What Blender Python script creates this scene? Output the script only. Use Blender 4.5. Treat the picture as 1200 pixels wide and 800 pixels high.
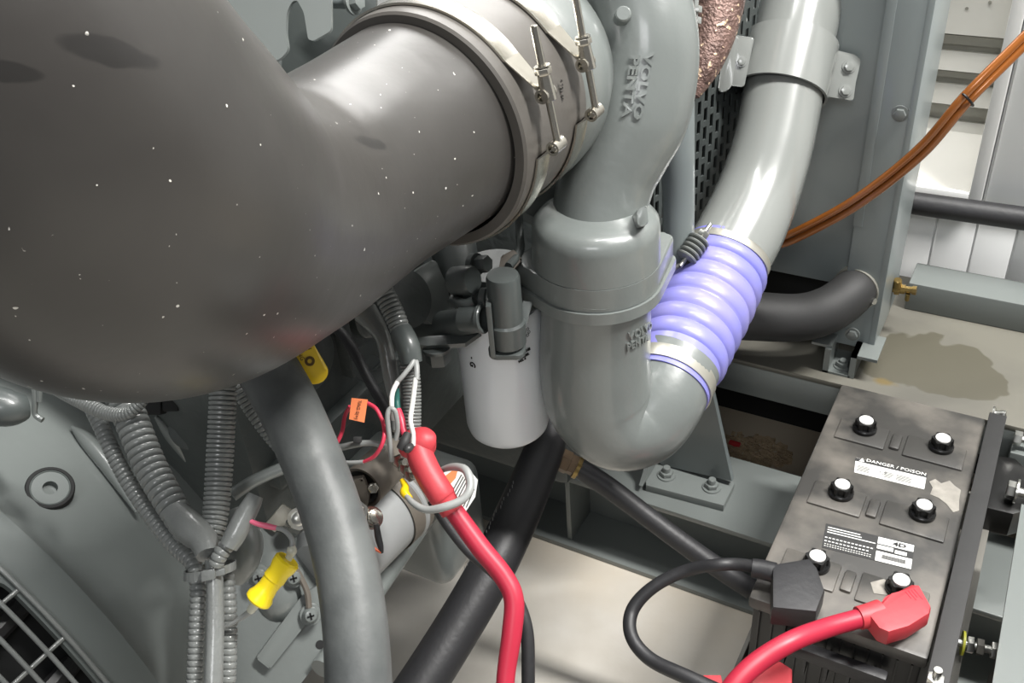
import bpy, bmesh, math, random
from mathutils import Vector, Matrix
R = math.radians
rnd = random.Random(7)
for o in list(bpy.data.objects): bpy.data.objects.remove(o)

# ---------------------------------------------------------------- camera
F = 1138.0
CAM = Vector((0, 0, 1.5))
_d = Vector((134, 1630, F)).normalized()
_y = Vector((800, -920, F)); _y -= _y.dot(_d)*_d; _y.normalize()
_z = -_d
_x = _y.cross(_z)
CR = Vector((_x.x, _y.x, _z.x)); CD = Vector((_x.y, _y.y, _z.y)); CF = Vector((_x.z, _y.z, _z.z))
cam_data = bpy.data.cameras.new('camera')
cam_data.sensor_width = 36; cam_data.lens = F/1200*36; cam_data.clip_start = .01
cam = bpy.data.objects.new('camera', cam_data); bpy.context.scene.collection.objects.link(cam)
m = Matrix.Identity(4)
for i in range(3):
    m[i][0] = CR[i]; m[i][1] = -CD[i]; m[i][2] = -CF[i]; m[i][3] = CAM[i]
cam.matrix_world = m
bpy.context.scene.camera = cam

# ---------------------------------------------------------------- world, lights, exposure
sc = bpy.context.scene
w = bpy.data.worlds.new('room_light'); sc.world = w; w.use_nodes = True
w.node_tree.nodes['Background'].inputs[0].default_value = (.98, .99, 1, 1)
w.node_tree.nodes['Background'].inputs[1].default_value = .21
def area(name, loc, target, sx, sy, power, col=(1, 1, 1)):
    l = bpy.data.lights.new(name, 'AREA'); l.shape = 'RECTANGLE'; l.size = sx; l.size_y = sy
    l.energy = power; l.color = col
    o = bpy.data.objects.new(name, l); sc.collection.objects.link(o); o.location = loc
    o.rotation_euler = (Vector(target)-Vector(loc)).to_track_quat('-Z', 'Y').to_euler()
    return o
area('ceiling_lamp_right', (1.45, 1.25, 4.2), (-.25, 1.15, 0), .3, 1.2, 300, (1, .98, .95))
area('ceiling_lamp_middle', (-.1, 1.15, 4.2), (-.3, 1.0, 0), .12, 1.6, 75, (1, .99, .96))

area('hose_highlight_lamp', (-.75, 1.80, 2.05), (-.45, .3, 1.15), 1.1, .6, 24, (1, .985, .96))  # unseen lamp added for the broad highlight on the rubber elbow's arm

area('front_fill_lamp', (.42, -1.65, 3.0), (-.3, 1.5, .2), 1.0, .7, 24, (.98, .99, 1))  # unseen fill lamp added to brighten the under-deck floor and front faces
sc.view_settings.view_transform = 'Standard'; sc.view_settings.look = 'None'
sc.view_settings.exposure = 0.0; sc.view_settings.gamma = 1; sc.view_settings.use_curve_mapping = False

# ---------------------------------------------------------------- measuring helpers: a picture point at a real distance or on a real plane
def ray(x, y): return (x-600)/F*CR + (y-400)/F*CD + CF
def A(x, y, d): return CAM + ray(x, y)*d
def on(x, y, p, n):
    r = ray(x, y); return CAM + r*((Vector(p)-CAM).dot(n)/r.dot(n))
def D(x, y, z): return (z-CAM.z)/ray(x, y).z
def AX(x, y, v): return on(x, y, (v, 0, 0), Vector((1, 0, 0)))
def AY(x, y, v): return on(x, y, (0, v, 0), Vector((0, 1, 0)))
def AZ(x, y, v): return on(x, y, (0, 0, v), Vector((0, 0, 1)))
VX, VY, VZ = Vector((1, 0, 0)), Vector((0, 1, 0)), Vector((0, 0, 1))

# ---------------------------------------------------------------- materials
def lin(c): return tuple(((v/255)/12.92 if v/255 <= .04045 else ((v/255+.055)/1.055)**2.4) for v in c)
MATS = {}
def mat(name, rgb, rough=.5, metal=0, var=.12, scale=8, bump=0, bscale=60, coat=0, rgb2=None, lo=.45, hi=.6, speck=None, ss=0):
    m = bpy.data.materials.new(name); m.use_nodes = True; MATS[name] = m
    nt = m.node_tree; N = nt.nodes; L = nt.links; b = N['Principled BSDF']
    b.inputs['Roughness'].default_value = rough; b.inputs['Metallic'].default_value = metal
    b.inputs['Coat Weight'].default_value = coat; b.inputs['Coat Roughness'].default_value = .12
    c = lin(rgb); c2 = lin(rgb2) if rgb2 else tuple(v*(1-var) for v in c)
    tc = N.new('ShaderNodeNewGeometry')
    nz = N.new('ShaderNodeTexNoise'); nz.inputs['Scale'].default_value = scale; nz.inputs['Detail'].default_value = 5
    L.new(tc.outputs['Position'], nz.inputs['Vector'])
    rp = N.new('ShaderNodeValToRGB'); e = rp.color_ramp.elements
    e[0].position = lo if rgb2 else .3; e[1].position = hi if rgb2 else .7
    e[0].color = (*c2, 1) if not rgb2 else (*c, 1); e[1].color = (*c, 1) if not rgb2 else (*c2, 1)
    L.new(nz.outputs['Fac'], rp.inputs['Fac'])
    out = rp.outputs['Color']
    if speck:
        v = N.new('ShaderNodeTexNoise'); v.inputs['Scale'].default_value = speck[1]; v.inputs['Detail'].default_value = 1
        L.new(tc.outputs['Position'], v.inputs['Vector'])
        r2 = N.new('ShaderNodeValToRGB'); r2.color_ramp.elements[0].position = speck[2]; r2.color_ramp.elements[1].position = speck[2]+.02
        L.new(v.outputs['Fac'], r2.inputs['Fac'])
        mx = N.new('ShaderNodeMix'); mx.data_type = 'RGBA'
        L.new(r2.outputs['Color'], mx.inputs['Factor']); L.new(out, mx.inputs['A']); mx.inputs['B'].default_value = (*lin(speck[0]), 1)
        out = mx.outputs['Result']
    L.new(out, b.inputs['Base Color'])
    if bump:
        n2 = N.new('ShaderNodeTexNoise'); n2.inputs['Scale'].default_value = bscale; n2.inputs['Detail'].default_value = 3
        L.new(tc.outputs['Position'], n2.inputs['Vector'])
        bp = N.new('ShaderNodeBump'); bp.inputs['Strength'].default_value = bump; bp.inputs['Distance'].default_value = .004
        L.new(n2.outputs['Fac'], bp.inputs['Height']); L.new(bp.outputs['Normal'], b.inputs['Normal'])
    return m
mat('paint', (111, 116, 114), .3, 0, .06, 5, .05, 25, .45)
mat('cast', (110, 115, 113), .34, 0, .07, 9, .12, 60, .4)
mat('sheet', (106, 113, 113), .38, 0, .06, 3, .1, 12, .3)
mat('panel', (132, 140, 140), .38, 0, .06, 3, .08, 12, .3)
mat('dull_paint', (98, 104, 102), .62, 0, .08, 9, .1, 60)
mat('conduit', (124, 127, 125), .3, 0, .12, 30, .2, 160, .5)
mat('pipe', (127, 130, 127), .22, 0, .05, 4, .04, 18, .7)
mat('rubber_hose', (48, 46, 44), .34, 0, .1, 6, .06, 40, 0, rgb2=(62, 60, 57), lo=.4, hi=.8, speck=((205, 202, 195), 210, .77))
MATS['rubber_hose'].node_tree.nodes['Principled BSDF'].inputs['Sheen Weight'].default_value = .04
MATS['rubber_hose'].node_tree.nodes['Principled BSDF'].inputs['Sheen Roughness'].default_value = .45
mat('coupling', (84, 81, 77), .42, 0, .1, 8, .12, 50)
mat('steel', (196, 192, 182), .24, 1, .15, 20, .05, 60)
mat('zinc', (205, 205, 200), .3, 1, .1, 30)
mat('blue_silicone', (122, 122, 196), .4, 0, .05, 10, .05, 60, .25, rgb2=(134, 130, 192), lo=.4, hi=.6)
mat('silver_band', (176, 174, 164), .35, .6, .06, 14)
mat('black_rubber', (38, 38, 40), .5, 0, .2, 12, .15, 90)
mat('black_matte', (44, 44, 44), .62, 0, .2, 15, .1, 60)
mat('black_gloss', (20, 20, 20), .3, 0, .2, 12)
mat('worn_hose', (92, 95, 94), .5, 0, .2, 14, .2, 60, 0, rgb2=(70, 73, 73), lo=.42, hi=.62)
mat('red_cable', (172, 38, 60), .42, 0, .08, 8)
mat('red_boot', (184, 58, 66), .5, 0, .08, 20, .1, 100)
mat('red_wire', (205, 58, 82), .4)
mat('pink_wire', (235, 110, 140), .4)
mat('orange_wire', (205, 96, 60), .45)
mat('white_wire', (225, 225, 220), .4)
mat('grey_wire', (150, 152, 150), .4)
mat('teal_wire', (30, 92, 84), .5)
mat('yellow', (250, 222, 30), .35, 0, .05, 20)
mat('yellow_tag', (226, 190, 20), .3, 0, .05, 20, 0, 0, .4)
mat('clear_end', (196, 196, 180), .3)
mat('orange_tag', (246, 138, 86), .6)
mat('brown_print', (96, 72, 20), .6)
mat('filter_paint', (224, 228, 232), .32, 0, .03, 5, 0, 0, .4)
mat('print_black', (22, 22, 24), .5)
mat('print_white', (232, 232, 228), .5)
mat('print_grey', (120, 120, 118), .5)
mat('label_dark', (52, 52, 52), .4)
mat('solenoid', (98, 92, 84), .5, 0, .1, 20)
mat('solenoid_grey', (140, 142, 142), .35)
mat('copper_tube', (150, 88, 36), .22, .25, .25, 14, 0, 0, .6)
mat('rust', (122, 98, 90), .45, .35, .2, 40, .9, 220, 0, rgb2=(90, 70, 64), lo=.45, hi=.6, speck=((205, 178, 150), 110, .64))
mat('brass', (146, 124, 76), .3, .8, .2, 30)
mat('brown_fitting', (110, 92, 72), .45, .5, .3, 40)
mat('white_wall', (236, 237, 236), .4, 0, .04, 2)
mat('white_trim', (238, 238, 236), .4, 0, .03, 2)
mat('louver_white', (222, 220, 212), .45, 0, .14, 6)
mat('louver_grey', (158, 156, 146), .5, 0, .2, 8)  # darker tone of the channels between the blades
mat('concrete', (194, 190, 182), .75, 0, .1, 4, .15, 30, 0, rgb2=(172, 166, 155), lo=.42, hi=.68)
mat('deck_side', (108, 113, 111), .5, 0, .08, 6)
mat('battery_case', (58, 57, 55), .42, 0, .3, 9, .12, 40, 0, rgb2=(104, 100, 94), lo=.46, hi=.66)
mat('battery_side', (26, 26, 26), .45, 0, .2, 9)
mat('dust_film', (150, 146, 138), .8, 0, .3, 60, .2, 120)
mat('tray_grey', (112, 110, 104), .55, 0, .15, 12)
mat('yellow_washer', (206, 206, 70), .4)
mat('shaded_cast', (72, 77, 76), .4, 0, .1, 9, .1, 60, .3)  # cast grey darkened, the shade under the hose put into the colour
mat('debris', (186, 164, 134), .9, 0, .4, 60, .6, 150)
mat('red_cap', (180, 40, 44), .4)
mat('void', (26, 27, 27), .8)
mat('dark_block', (72, 77, 76), .45, 0, .12, 8, .4, 50, .2)  # engine grey darkened for shade behind the hoses; guard sheet shares it
# deck top: dusty paint with a damp stain
def deck_top():
    m = mat('deck_top', (101, 99, 90), .6, 0, .12, 5, .1, 40, 0, rgb2=(90, 88, 81), lo=.4, hi=.65)
    nt = m.node_tree; N = nt.nodes; L = nt.links; b = N['Principled BSDF']
    src = b.inputs['Base Color'].links[0].from_socket
    g = N.new('ShaderNodeNewGeometry')
    def blob(c, sx, sy, amp, sc_, lo, hi):
        v = N.new('ShaderNodeVectorMath'); v.operation = 'SUBTRACT'; v.inputs[1].default_value = c; L.new(g.outputs['Position'], v.inputs[0])
        v2 = N.new('ShaderNodeVectorMath'); v2.operation = 'MULTIPLY'; v2.inputs[1].default_value = (1/sx, 1/sy, 0); L.new(v.outputs[0], v2.inputs[0])
        ln = N.new('ShaderNodeVectorMath'); ln.operation = 'LENGTH'; L.new(v2.outputs[0], ln.inputs[0])
        nz = N.new('ShaderNodeTexNoise'); nz.inputs['Scale'].default_value = sc_; nz.inputs['Detail'].default_value = 3; L.new(g.outputs['Position'], nz.inputs['Vector'])
        ma = N.new('ShaderNodeMath'); ma.operation = 'MULTIPLY_ADD'; ma.inputs[1].default_value = amp; L.new(nz.outputs['Fac'], ma.inputs[0]); L.new(ln.outputs['Value'], ma.inputs[2])
        rp = N.new('ShaderNodeMapRange'); rp.inputs['From Min'].default_value = lo; rp.inputs['From Max'].default_value = hi
        rp.inputs['To Min'].default_value = 1; rp.inputs['To Max'].default_value = 0; L.new(ma.outputs[0], rp.inputs['Value'])
        return rp.outputs['Result']
    def mixin(src, fac, col):
        mx = N.new('ShaderNodeMix'); mx.data_type = 'RGBA'; L.new(fac, mx.inputs['Factor']); L.new(src, mx.inputs['A']); mx.inputs['B'].default_value = (*lin(col), 1)
        return mx.outputs['Result']
    c = AZ(1092, 424, .425)
    c.x += .0
    s = mixin(src, blob(tuple(c), .14, .12, 1.5, 9, 1.50, 1.54), (76, 73, 61))
    c = AZ(1035, 447, .425)
    s = mixin(s, blob(tuple(c), .05, .03, .8, 30, .6, .9), (100, 86, 52))
    L.new(s, b.inputs['Base Color'])
deck_top()
# concrete carries brown dirt from the skid's front line on
def dirty_floor():
    m = MATS['concrete']; nt = m.node_tree; N = nt.nodes; L = nt.links; b = N['Principled BSDF']
    src = b.inputs['Base Color'].links[0].from_socket
    g = N.new('ShaderNodeNewGeometry'); sp = N.new('ShaderNodeSeparateXYZ'); L.new(g.outputs['Position'], sp.inputs[0])
    nz = N.new('ShaderNodeTexNoise'); nz.inputs['Scale'].default_value = 9; nz.inputs['Detail'].default_value = 6; L.new(g.outputs['Position'], nz.inputs['Vector'])
    ma = N.new('ShaderNodeMath'); ma.operation = 'MULTIPLY_ADD'; ma.inputs[1].default_value = .35; L.new(nz.outputs['Fac'], ma.inputs[0]); L.new(sp.outputs['Y'], ma.inputs[2])
    rp = N.new('ShaderNodeValToRGB'); rp.color_ramp.elements[0].position = .0; rp.color_ramp.elements[1].position = 1
    mr = N.new('ShaderNodeMapRange'); mr.inputs['From Min'].default_value = 1.22; mr.inputs['From Max'].default_value = 1.62; L.new(ma.outputs[0], mr.inputs['Value'])
    mx = N.new('ShaderNodeMix'); mx.data_type = 'RGBA'; L.new(mr.outputs['Result'], mx.inputs['Factor']); L.new(src, mx.inputs['A']); mx.inputs['B'].default_value = (*lin((188, 176, 156)), 1)
    L.new(mx.outputs['Result'], b.inputs['Base Color'])
dirty_floor()
# two darker smudges of old grease on the big rubber elbow
def smudges():
    m = MATS['rubber_hose']; nt = m.node_tree; N = nt.nodes; L = nt.links; b = N['Principled BSDF']
    for c, sx, sy in ((A(128, 60, .456), .017, .0068), (A(10, 84, .431), .012, .005), (A(435, 166, .746), .010, .005)):
        src = b.inputs['Base Color'].links[0].from_socket; g = N.new('ShaderNodeNewGeometry')
        v = N.new('ShaderNodeVectorMath'); v.operation = 'SUBTRACT'; v.inputs[1].default_value = c; L.new(g.outputs['Position'], v.inputs[0])
        sq = []
        for ax_, s_ in ((CR, sx), (CD, sy)):
            d_ = N.new('ShaderNodeVectorMath'); d_.operation = 'DOT_PRODUCT'; d_.inputs[1].default_value = ax_/s_; L.new(v.outputs[0], d_.inputs[0])
            p_ = N.new('ShaderNodeMath'); p_.operation = 'MULTIPLY'; L.new(d_.outputs['Value'], p_.inputs[0]); L.new(d_.outputs['Value'], p_.inputs[1]); sq.append(p_)
        ad = N.new('ShaderNodeMath'); ad.operation = 'ADD'; L.new(sq[0].outputs[0], ad.inputs[0]); L.new(sq[1].outputs[0], ad.inputs[1])
        nz = N.new('ShaderNodeTexNoise'); nz.inputs['Scale'].default_value = 60; L.new(g.outputs['Position'], nz.inputs['Vector'])
        a2 = N.new('ShaderNodeMath'); a2.operation = 'MULTIPLY_ADD'; a2.inputs[1].default_value = 1.4; L.new(nz.outputs['Fac'], a2.inputs[0]); L.new(ad.outputs[0], a2.inputs[2])
        mr = N.new('ShaderNodeMapRange'); mr.inputs['From Min'].default_value = 1.45; mr.inputs['From Max'].default_value = 1.8; mr.inputs['To Min'].default_value = .75; mr.inputs['To Max'].default_value = 0; L.new(a2.outputs[0], mr.inputs['Value'])
        mx = N.new('ShaderNodeMix'); mx.data_type = 'RGBA'; L.new(mr.outputs['Result'], mx.inputs['Factor']); L.new(src, mx.inputs['A']); mx.inputs['B'].default_value = (*lin((28, 27, 26)), 1)
        L.new(mx.outputs['Result'], b.inputs['Base Color'])
smudges()
# ---------------------------------------------------------------- object helpers
COL = sc.collection
def props(o, label=None, cat=None, group=None, kind=None):
    if label: o['label'] = label
    if cat: o['category'] = cat
    if group: o['group'] = group
    if kind: o['kind'] = kind
    return o
def thing(name, label, cat, loc, group=None, kind=None):
    o = bpy.data.objects.new(name, None); COL.objects.link(o); o.location = Vector(loc); o.empty_display_size = .02
    return props(o, label, cat, group, kind)
WL = {}
def wloc(o): return WL.get(o.name, o.location)
def obj(name, bm, mt, parent=None, label=None, smooth=True, ang=38, cat=None, group=None, kind=None):
    bmesh.ops.recalc_face_normals(bm, faces=bm.faces)
    c = Vector((0, 0, 0))
    for v in bm.verts: c += v.co
    c /= max(1, len(bm.verts))
    for v in bm.verts: v.co -= c
    me = bpy.data.meshes.new(name); bm.to_mesh(me); bm.free()
    me.materials.append(MATS[mt] if isinstance(mt, str) else mt)
    if smooth:
        me.shade_smooth(); me.set_sharp_from_angle(angle=R(ang))
    o = bpy.data.objects.new(name, me); COL.objects.link(o)
    if parent: o.parent = parent; o.location = c - wloc(parent)
    else: o.location = c
    WL[o.name] = c
    return props(o, label, cat, group, kind)
def NB(): return bmesh.new()
def basis(n, up=None):
    n = n.normalized(); up = up or (VZ if abs(n.z) < .9 else VX)
    u = up.cross(n).normalized(); v = n.cross(u).normalized(); return u, v, n
def box(bm, c, h, ax=None, bev=0):
    c = Vector(c); ax = ax or (VX, VY, VZ)
    t = bmesh.new(); bmesh.ops.create_cube(t, size=2)
    for v in t.verts: v.co = Vector((v.co.x*h[0], v.co.y*h[1], v.co.z*h[2]))
    if bev: bmesh.ops.bevel(t, geom=t.edges[:], offset=bev, segments=2, profile=.6, affect='EDGES')
    for v in t.verts: v.co = c + ax[0]*v.co.x + ax[1]*v.co.y + ax[2]*v.co.z
    merge(bm, t); return bm
def span(bm, a, b, bev=0):
    a = Vector(a); b = Vector(b); h = [(abs(b[i]-a[i]))/2 for i in range(3)]
    return box(bm, (a+b)/2, h, None, bev)
def merge(bm, t):
    me = bpy.data.meshes.new('t'); t.to_mesh(me); t.free(); bm.from_mesh(me); bpy.data.meshes.remove(me)
def spline(pts, n):
    P = [tuple(p) for p in pts]; out = []
    K = len(P)
    for i in range(K-1):
        p0 = P[max(i-1, 0)]; p1 = P[i]; p2 = P[i+1]; p3 = P[min(i+2, K-1)]
        for s in range(n):
            t = s/n
            out.append([.5*((2*b)+(-a+c)*t+(2*a-5*b+4*c-d)*t*t+(-a+3*b-3*c+d)*t*t*t) for a, b, c, d in zip(p0, p1, p2, p3)])
    out.append(list(P[-1])); return out
def sweep(bm, path, segs=16, cap=True, flat=None, upv=None):
    # path rows: x,y,z,r ; flat = (direction, factor) squashes the section
    pts = [Vector(p[:3]) for p in path]; rs = [p[3] for p in path]
    n = len(pts); rings = []
    T = [(pts[min(i+1, n-1)]-pts[max(i-1, 0)]).normalized() for i in range(n)]
    u = T[0].orthogonal().normalized()
    if upv: u = (upv - upv.dot(T[0])*T[0]).normalized()
    for i in range(n):
        u = (u - u.dot(T[i])*T[i]).normalized(); v = T[i].cross(u)
        k = flat if flat else 1
        ring = [bm.verts.new(pts[i]+rs[i]*(math.cos(2*math.pi*j/segs)*u+k*math.sin(2*math.pi*j/segs)*v)) for j in range(segs)]
        rings.append(ring)
    for a, b in zip(rings, rings[1:]):
        for j in range(segs): bm.faces.new((a[j], a[(j+1) % segs], b[(j+1) % segs], b[j]))
    if cap: bm.faces.new(rings[0][::-1]); bm.faces.new(rings[-1])
    return bm
def pxpath(P, n=8):
    # rows: px, py, depth, width in px -> world path
    return spline([(*A(x, y, d), w_/2*d/F) for x, y, d, w_ in P], n)
def tube(P, n=8, segs=16, flat=None): return sweep(NB(), pxpath(P, n), segs, True, flat)
def wtube(pts, r, n=6, segs=12): return sweep(NB(), spline([(*Vector(p), r) for p in pts], n), segs)
def resample(path, step):
    out = [path[0]]; acc = 0
    for a, b in zip(path, path[1:]):
        va, vb = Vector(a[:3]), Vector(b[:3]); L = (vb-va).length
        if L < 1e-9: continue
        while acc+L >= step:
            t = (step-acc)/L; a = [p+(q-p)*t for p, q in zip(a, b)]; va = Vector(a[:3]); L = (vb-va).length; out.append(a); acc = 0
            if L < 1e-9: break
        acc += L
    return out
def corr(P, pitch=.0042, depth=.16, segs=16, n=10):
    pa = resample(pxpath(P, n), pitch/6); out = []
    for i, p in enumerate(pa):
        k = (1-depth, 1, 1, 1, 1, 1-depth*.3)[i % 6]; out.append([p[0], p[1], p[2], p[3]*k])
    return sweep(NB(), out, segs)
def lathe(bm, c, ax, prof, segs=32, cap=True, a0=0, a1=2*math.pi, ref=None):
    u, v, n = basis(Vector(ax), ref); c = Vector(c); full = abs(a1-a0-2*math.pi) < 1e-6
    k = segs if full else segs+1; rings = []
    for (h, r) in prof:
        rings.append([bm.verts.new(c+n*h+max(r, 1e-5)*(math.cos(a0+(a1-a0)*j/segs)*u+math.sin(a0+(a1-a0)*j/segs)*v)) for j in range(k)])
    for a, b in zip(rings, rings[1:]):
        for j in range(k if full else k-1): bm.faces.new((a[j], a[(j+1) % k], b[(j+1) % k], b[j]))
    if cap and full: bm.faces.new(rings[0][::-1]); bm.faces.new(rings[-1])
    return bm
def cyl(bm, a, b, r, r2=None, segs=20, bev=0):
    a = Vector(a); b = Vector(b); L = (b-a).length; r2 = r if r2 is None else r2
    pr = [(0, r), (L, r2)] if not bev else [(0, r-bev), (bev, r), (L-bev, r2), (L, r2-bev)]
    return lathe(bm, a, b-a, pr, segs)
def prism(bm, pts, off, bev=0):
    t = bmesh.new(); a = [t.verts.new(p) for p in pts]; b = [t.verts.new(Vector(p)+off) for p in pts]
    t.faces.new(a[::-1]); t.faces.new(b); k = len(a)
    for i in range(k): t.faces.new((a[i], a[(i+1) % k], b[(i+1) % k], b[i]))
    if bev:
        es = [e for e in t.edges if (e.verts[0] in a) == (e.verts[1] in a)]
        bmesh.ops.bevel(t, geom=es, offset=bev, segments=2, profile=.6, affect='EDGES')
    merge(bm, t); return bm
def rnd2(poly, r, n=4):
    out = []; K = len(poly)
    for i in range(K):
        p = Vector(poly[i]); a = Vector(poly[i-1]); b = Vector(poly[(i+1) % K])
        da = (a-p); db = (b-p); k = min(r, da.length*.45, db.length*.45)
        s = p+da.normalized()*k; e = p+db.normalized()*k
        for j in range(n+1):
            t = j/n; out.append(tuple((1-t)**2*s+2*t*(1-t)*p+t*t*e))
    return out
def plate(bm, poly, p, n, th, bev=0, r=0):
    # polygon seen in the picture, cut from a sheet lying on the plane (p, n); the sheet's body is behind that plane
    n = Vector(n).normalized()
    if r: poly = rnd2(poly, r)
    pts = [on(x, y, p, n) for x, y in poly]
    return prism(bm, pts, -n*th if (CAM-Vector(p)).dot(n) > 0 else n*th, bev)
def hexa(bm, c, n, r, h, bev=.0):
    u, v, n = basis(Vector(n)); c = Vector(c)
    return prism(bm, [c+r*(math.cos(R(60*i))*u+math.sin(R(60*i))*v) for i in range(6)], n*h, bev)
def bolt(parent, c, n, r, mt='paint', name='bolt', studr=0, label=None):
    bm = NB(); n = Vector(n).normalized(); c = Vector(c)
    lathe(bm, c, n, [(0, r*1.55), (r*.22, r*1.5), (r*.24, r*.9)], 24)
    hexa(bm, c+n*r*.22, n, r*1.12, r*.75, r*.1)
    if studr: cyl(bm, c+n*r*.9, c+n*(r*.9+studr), r*.62, None, 16, r*.1)
    return obj(name, bm, mt, parent, label)
def text(s, c, xd, yd, size, mt, parent, name='lettering', ext=.0004, align='CENTER', font_sx=1.0, bold=0):
    cu = bpy.data.curves.new('t', 'FONT'); cu.body = s; cu.size = size; cu.extrude = ext; cu.align_x = align; cu.align_y = 'CENTER'; cu.resolution_u = 2
    cu.offset = bold
    t = bpy.data.objects.new('t', cu); COL.objects.link(t)
    bpy.context.view_layer.update()
    me = bpy.data.meshes.new_from_object(t)
    bpy.data.objects.remove(t); bpy.data.curves.remove(cu)
    xd = Vector(xd).normalized(); yd = Vector(yd); yd = (yd-yd.dot(xd)*xd).normalized(); zd = xd.cross(yd)
    bm = NB(); bm.from_mesh(me); bpy.data.meshes.remove(me)
    for v in bm.verts: v.co = Vector(c)+xd*v.co.x*font_sx+yd*v.co.y+zd*v.co.z
    return obj(name, bm, mt, parent, None, False)
from mathutils.bvhtree import BVHTree
def wrap_text(s, bvh, c, xd, yd, size, mt, parent, name='raised_lettering', h=.0020, sx=1.0, bold=0):
    cu = bpy.data.curves.new('t', 'FONT'); cu.body = s; cu.size = size; cu.extrude = .5; cu.align_x = 'CENTER'; cu.align_y = 'CENTER'; cu.resolution_u = 2; cu.offset = bold
    t = bpy.data.objects.new('t', cu); COL.objects.link(t); bpy.context.view_layer.update()
    me = bpy.data.meshes.new_from_object(t); bpy.data.objects.remove(t); bpy.data.curves.remove(cu)
    xd = Vector(xd).normalized(); yd = Vector(yd); yd = (yd-yd.dot(xd)*xd).normalized(); zd = xd.cross(yd)
    bm = NB(); bm.from_mesh(me); bpy.data.meshes.remove(me)
    for v in bm.verts:
        p = Vector(c)+xd*v.co.x*sx+yd*v.co.y
        hit = bvh.ray_cast(p+zd*.06, -zd)
        if hit[0] is None: hit = bvh.find_nearest(p)
        q, n_ = hit[0], hit[1]
        if n_.dot(zd) < 0: n_ = -n_
        v.co = q+n_*(h if v.co.z > 0 else -.001)
    return obj(name, bm, mt, parent, None, False)
def stripes(parent, o, xd, yd, n, rows, mt, name='fine_print'):
    # rows: (x0, x1, y, h) in metres on a label plane with corner o
    bm = NB(); xd = Vector(xd).normalized(); yd = Vector(yd).normalized(); n = Vector(n)
    for x0, x1, y, h in rows: box(bm, Vector(o)+xd*(x0+x1)/2+yd*y, ((x1-x0)/2, h/2, .0002), (xd, yd, n))
    return obj(name, bm, mt, parent, None, False)

# ================================================================ the setting
def struct(name, bm, mt, parent=None, **k): return obj(name, bm, mt, parent, kind='structure' if parent is None else None, **k)
struct('floor', span(NB(), (-3.2, -1.6, -.1), (2.6, 1.95, 0)), 'concrete', smooth=False)
WY = 1.85
xl = AY(1182, 0, WY).x; xo = AY(1203, 0, WY).x
zt = 3.0
zs = AY(1137, 224, WY).z; zb = AY(1151, 238, WY).z
xi = AY(1137, 224, WY).x; xoo = AY(1151, 238, WY).x
wall = props(bpy.data.objects.new('wall_back', None), kind='structure'); COL.objects.link(wall); wall.location = (0, WY+.06, 0)
# backing sheet in four fields around the louvre opening, standing panels in front of it
bm = NB()
span(bm, (-3.2, WY+.012, 0), (2.6, WY+.04, zb)); span(bm, (xoo, WY+.012, zb), (2.6, WY+.04, zt)); span(bm, (-3.2, WY+.012, zb), (-1.2, WY+.04, zt))
obj('backing_sheet', bm, 'white_wall', wall, smooth=False)
seams = [-1.2]+[AY(px, 300, WY).x for px in (1002, 1046, 1089, 1137, 1185, 1232)]
seams += [seams[-1]+.075*i for i in range(1, 12)]
seams = sorted(seams)
for a, b in zip(seams, seams[1:]):
    top = zb-.004 if b < xoo+.02 else zt
    if a < xoo+.01 < b and b-xoo > .03: top = zb-.004
    bm = NB(); span(bm, (a+.0014, WY+.007, 0.0), (b-.0014, WY+.012, top), .003)
    obj('wall_panel', bm, 'white_wall', wall)
bm = NB(); span(bm, (xoo+.004, WY-.003, zb), (xoo+.2, WY+.012, zt), .003); obj('wall_panel', bm, 'white_wall', wall)
# louvre opening frame
fr = props(bpy.data.objects.new('trim_1', None), kind='structure'); COL.objects.link(fr); fr.location = (xi, WY, zb)
bm = NB(); span(bm, (xi, WY-.012, zb), (xoo-.002, WY+.2, zt), .003); obj('jamb', bm, 'white_trim', fr)
bm = NB(); span(bm, (-1.2, WY-.012, zb), (xi, WY+.0, zs), .002); obj('sill', bm, 'white_trim', fr)
bm = NB()
prism(bm, [Vector((-1.2, WY+.001, zs-.012)), Vector((-1.2, WY+.2, zs+.10)), Vector((-1.2, WY+.2, zs-.012))], VX*(xi+1.2)); obj('sloping_sill', bm, 'louver_white', fr)
lou = thing('wall_louver', 'white metal louvre with darker grey channels in the wall opening behind the radiator', 'louver', (-.3, WY+.2, zs+.1))
YL = WY+.13
bands = [(-60, -30), (25, 47), (68, 86), (108, 129), (147, 166)]
rows = [(AY(1120, b+14, YL).z, AY(1120, a+14, YL).z) for a, b in bands]   # channel bottoms and tops
rows.sort()
prev = zs+.03
for zb0, zt0 in rows+[(zt, zt)]:
    if zb0 > prev+.005:
        bm = NB(); prism(bm, [Vector((-1.2, YL-.006, prev)), Vector((-1.2, YL+.006, zb0)), Vector((-1.2, YL+.03, zb0)), Vector((-1.2, YL+.02, prev))], VX*(xi+1.2)); obj('louver_blade', bm, 'louver_white', lou)
    if zt0 > zb0+.002:
        bm = NB(); span(bm, (-1.2, YL+.012, zb0-.001), (xi, YL+.05, zt0+.001)); span(bm, (-1.2, YL+.002, zb0+.014), (xi, YL+.014, zt0-.004)); obj('blade_channel', bm, 'louver_grey', lou)
    prev = zt0
bm = NB()
for px, py in ((1133, 10), (1132, 21), (1160, 3)): q = AY(px, py, YL); cyl(bm, q+VY*.02, q-VY*.001, .003)
obj('rivet', bm, 'louver_grey', lou, kind='stuff')
# black pipe along the wall
bm = wtube([AY(1040, 232, 1.8), AY(1072, 238, 1.8), AY(1200, 256, 1.8), AY(1300, 270, 1.8)], .0215, 4, 20)
obj('wall_pipe', bm, 'black_rubber', None, 'thick black pipe running level along the white wall', cat='pipe')

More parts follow.
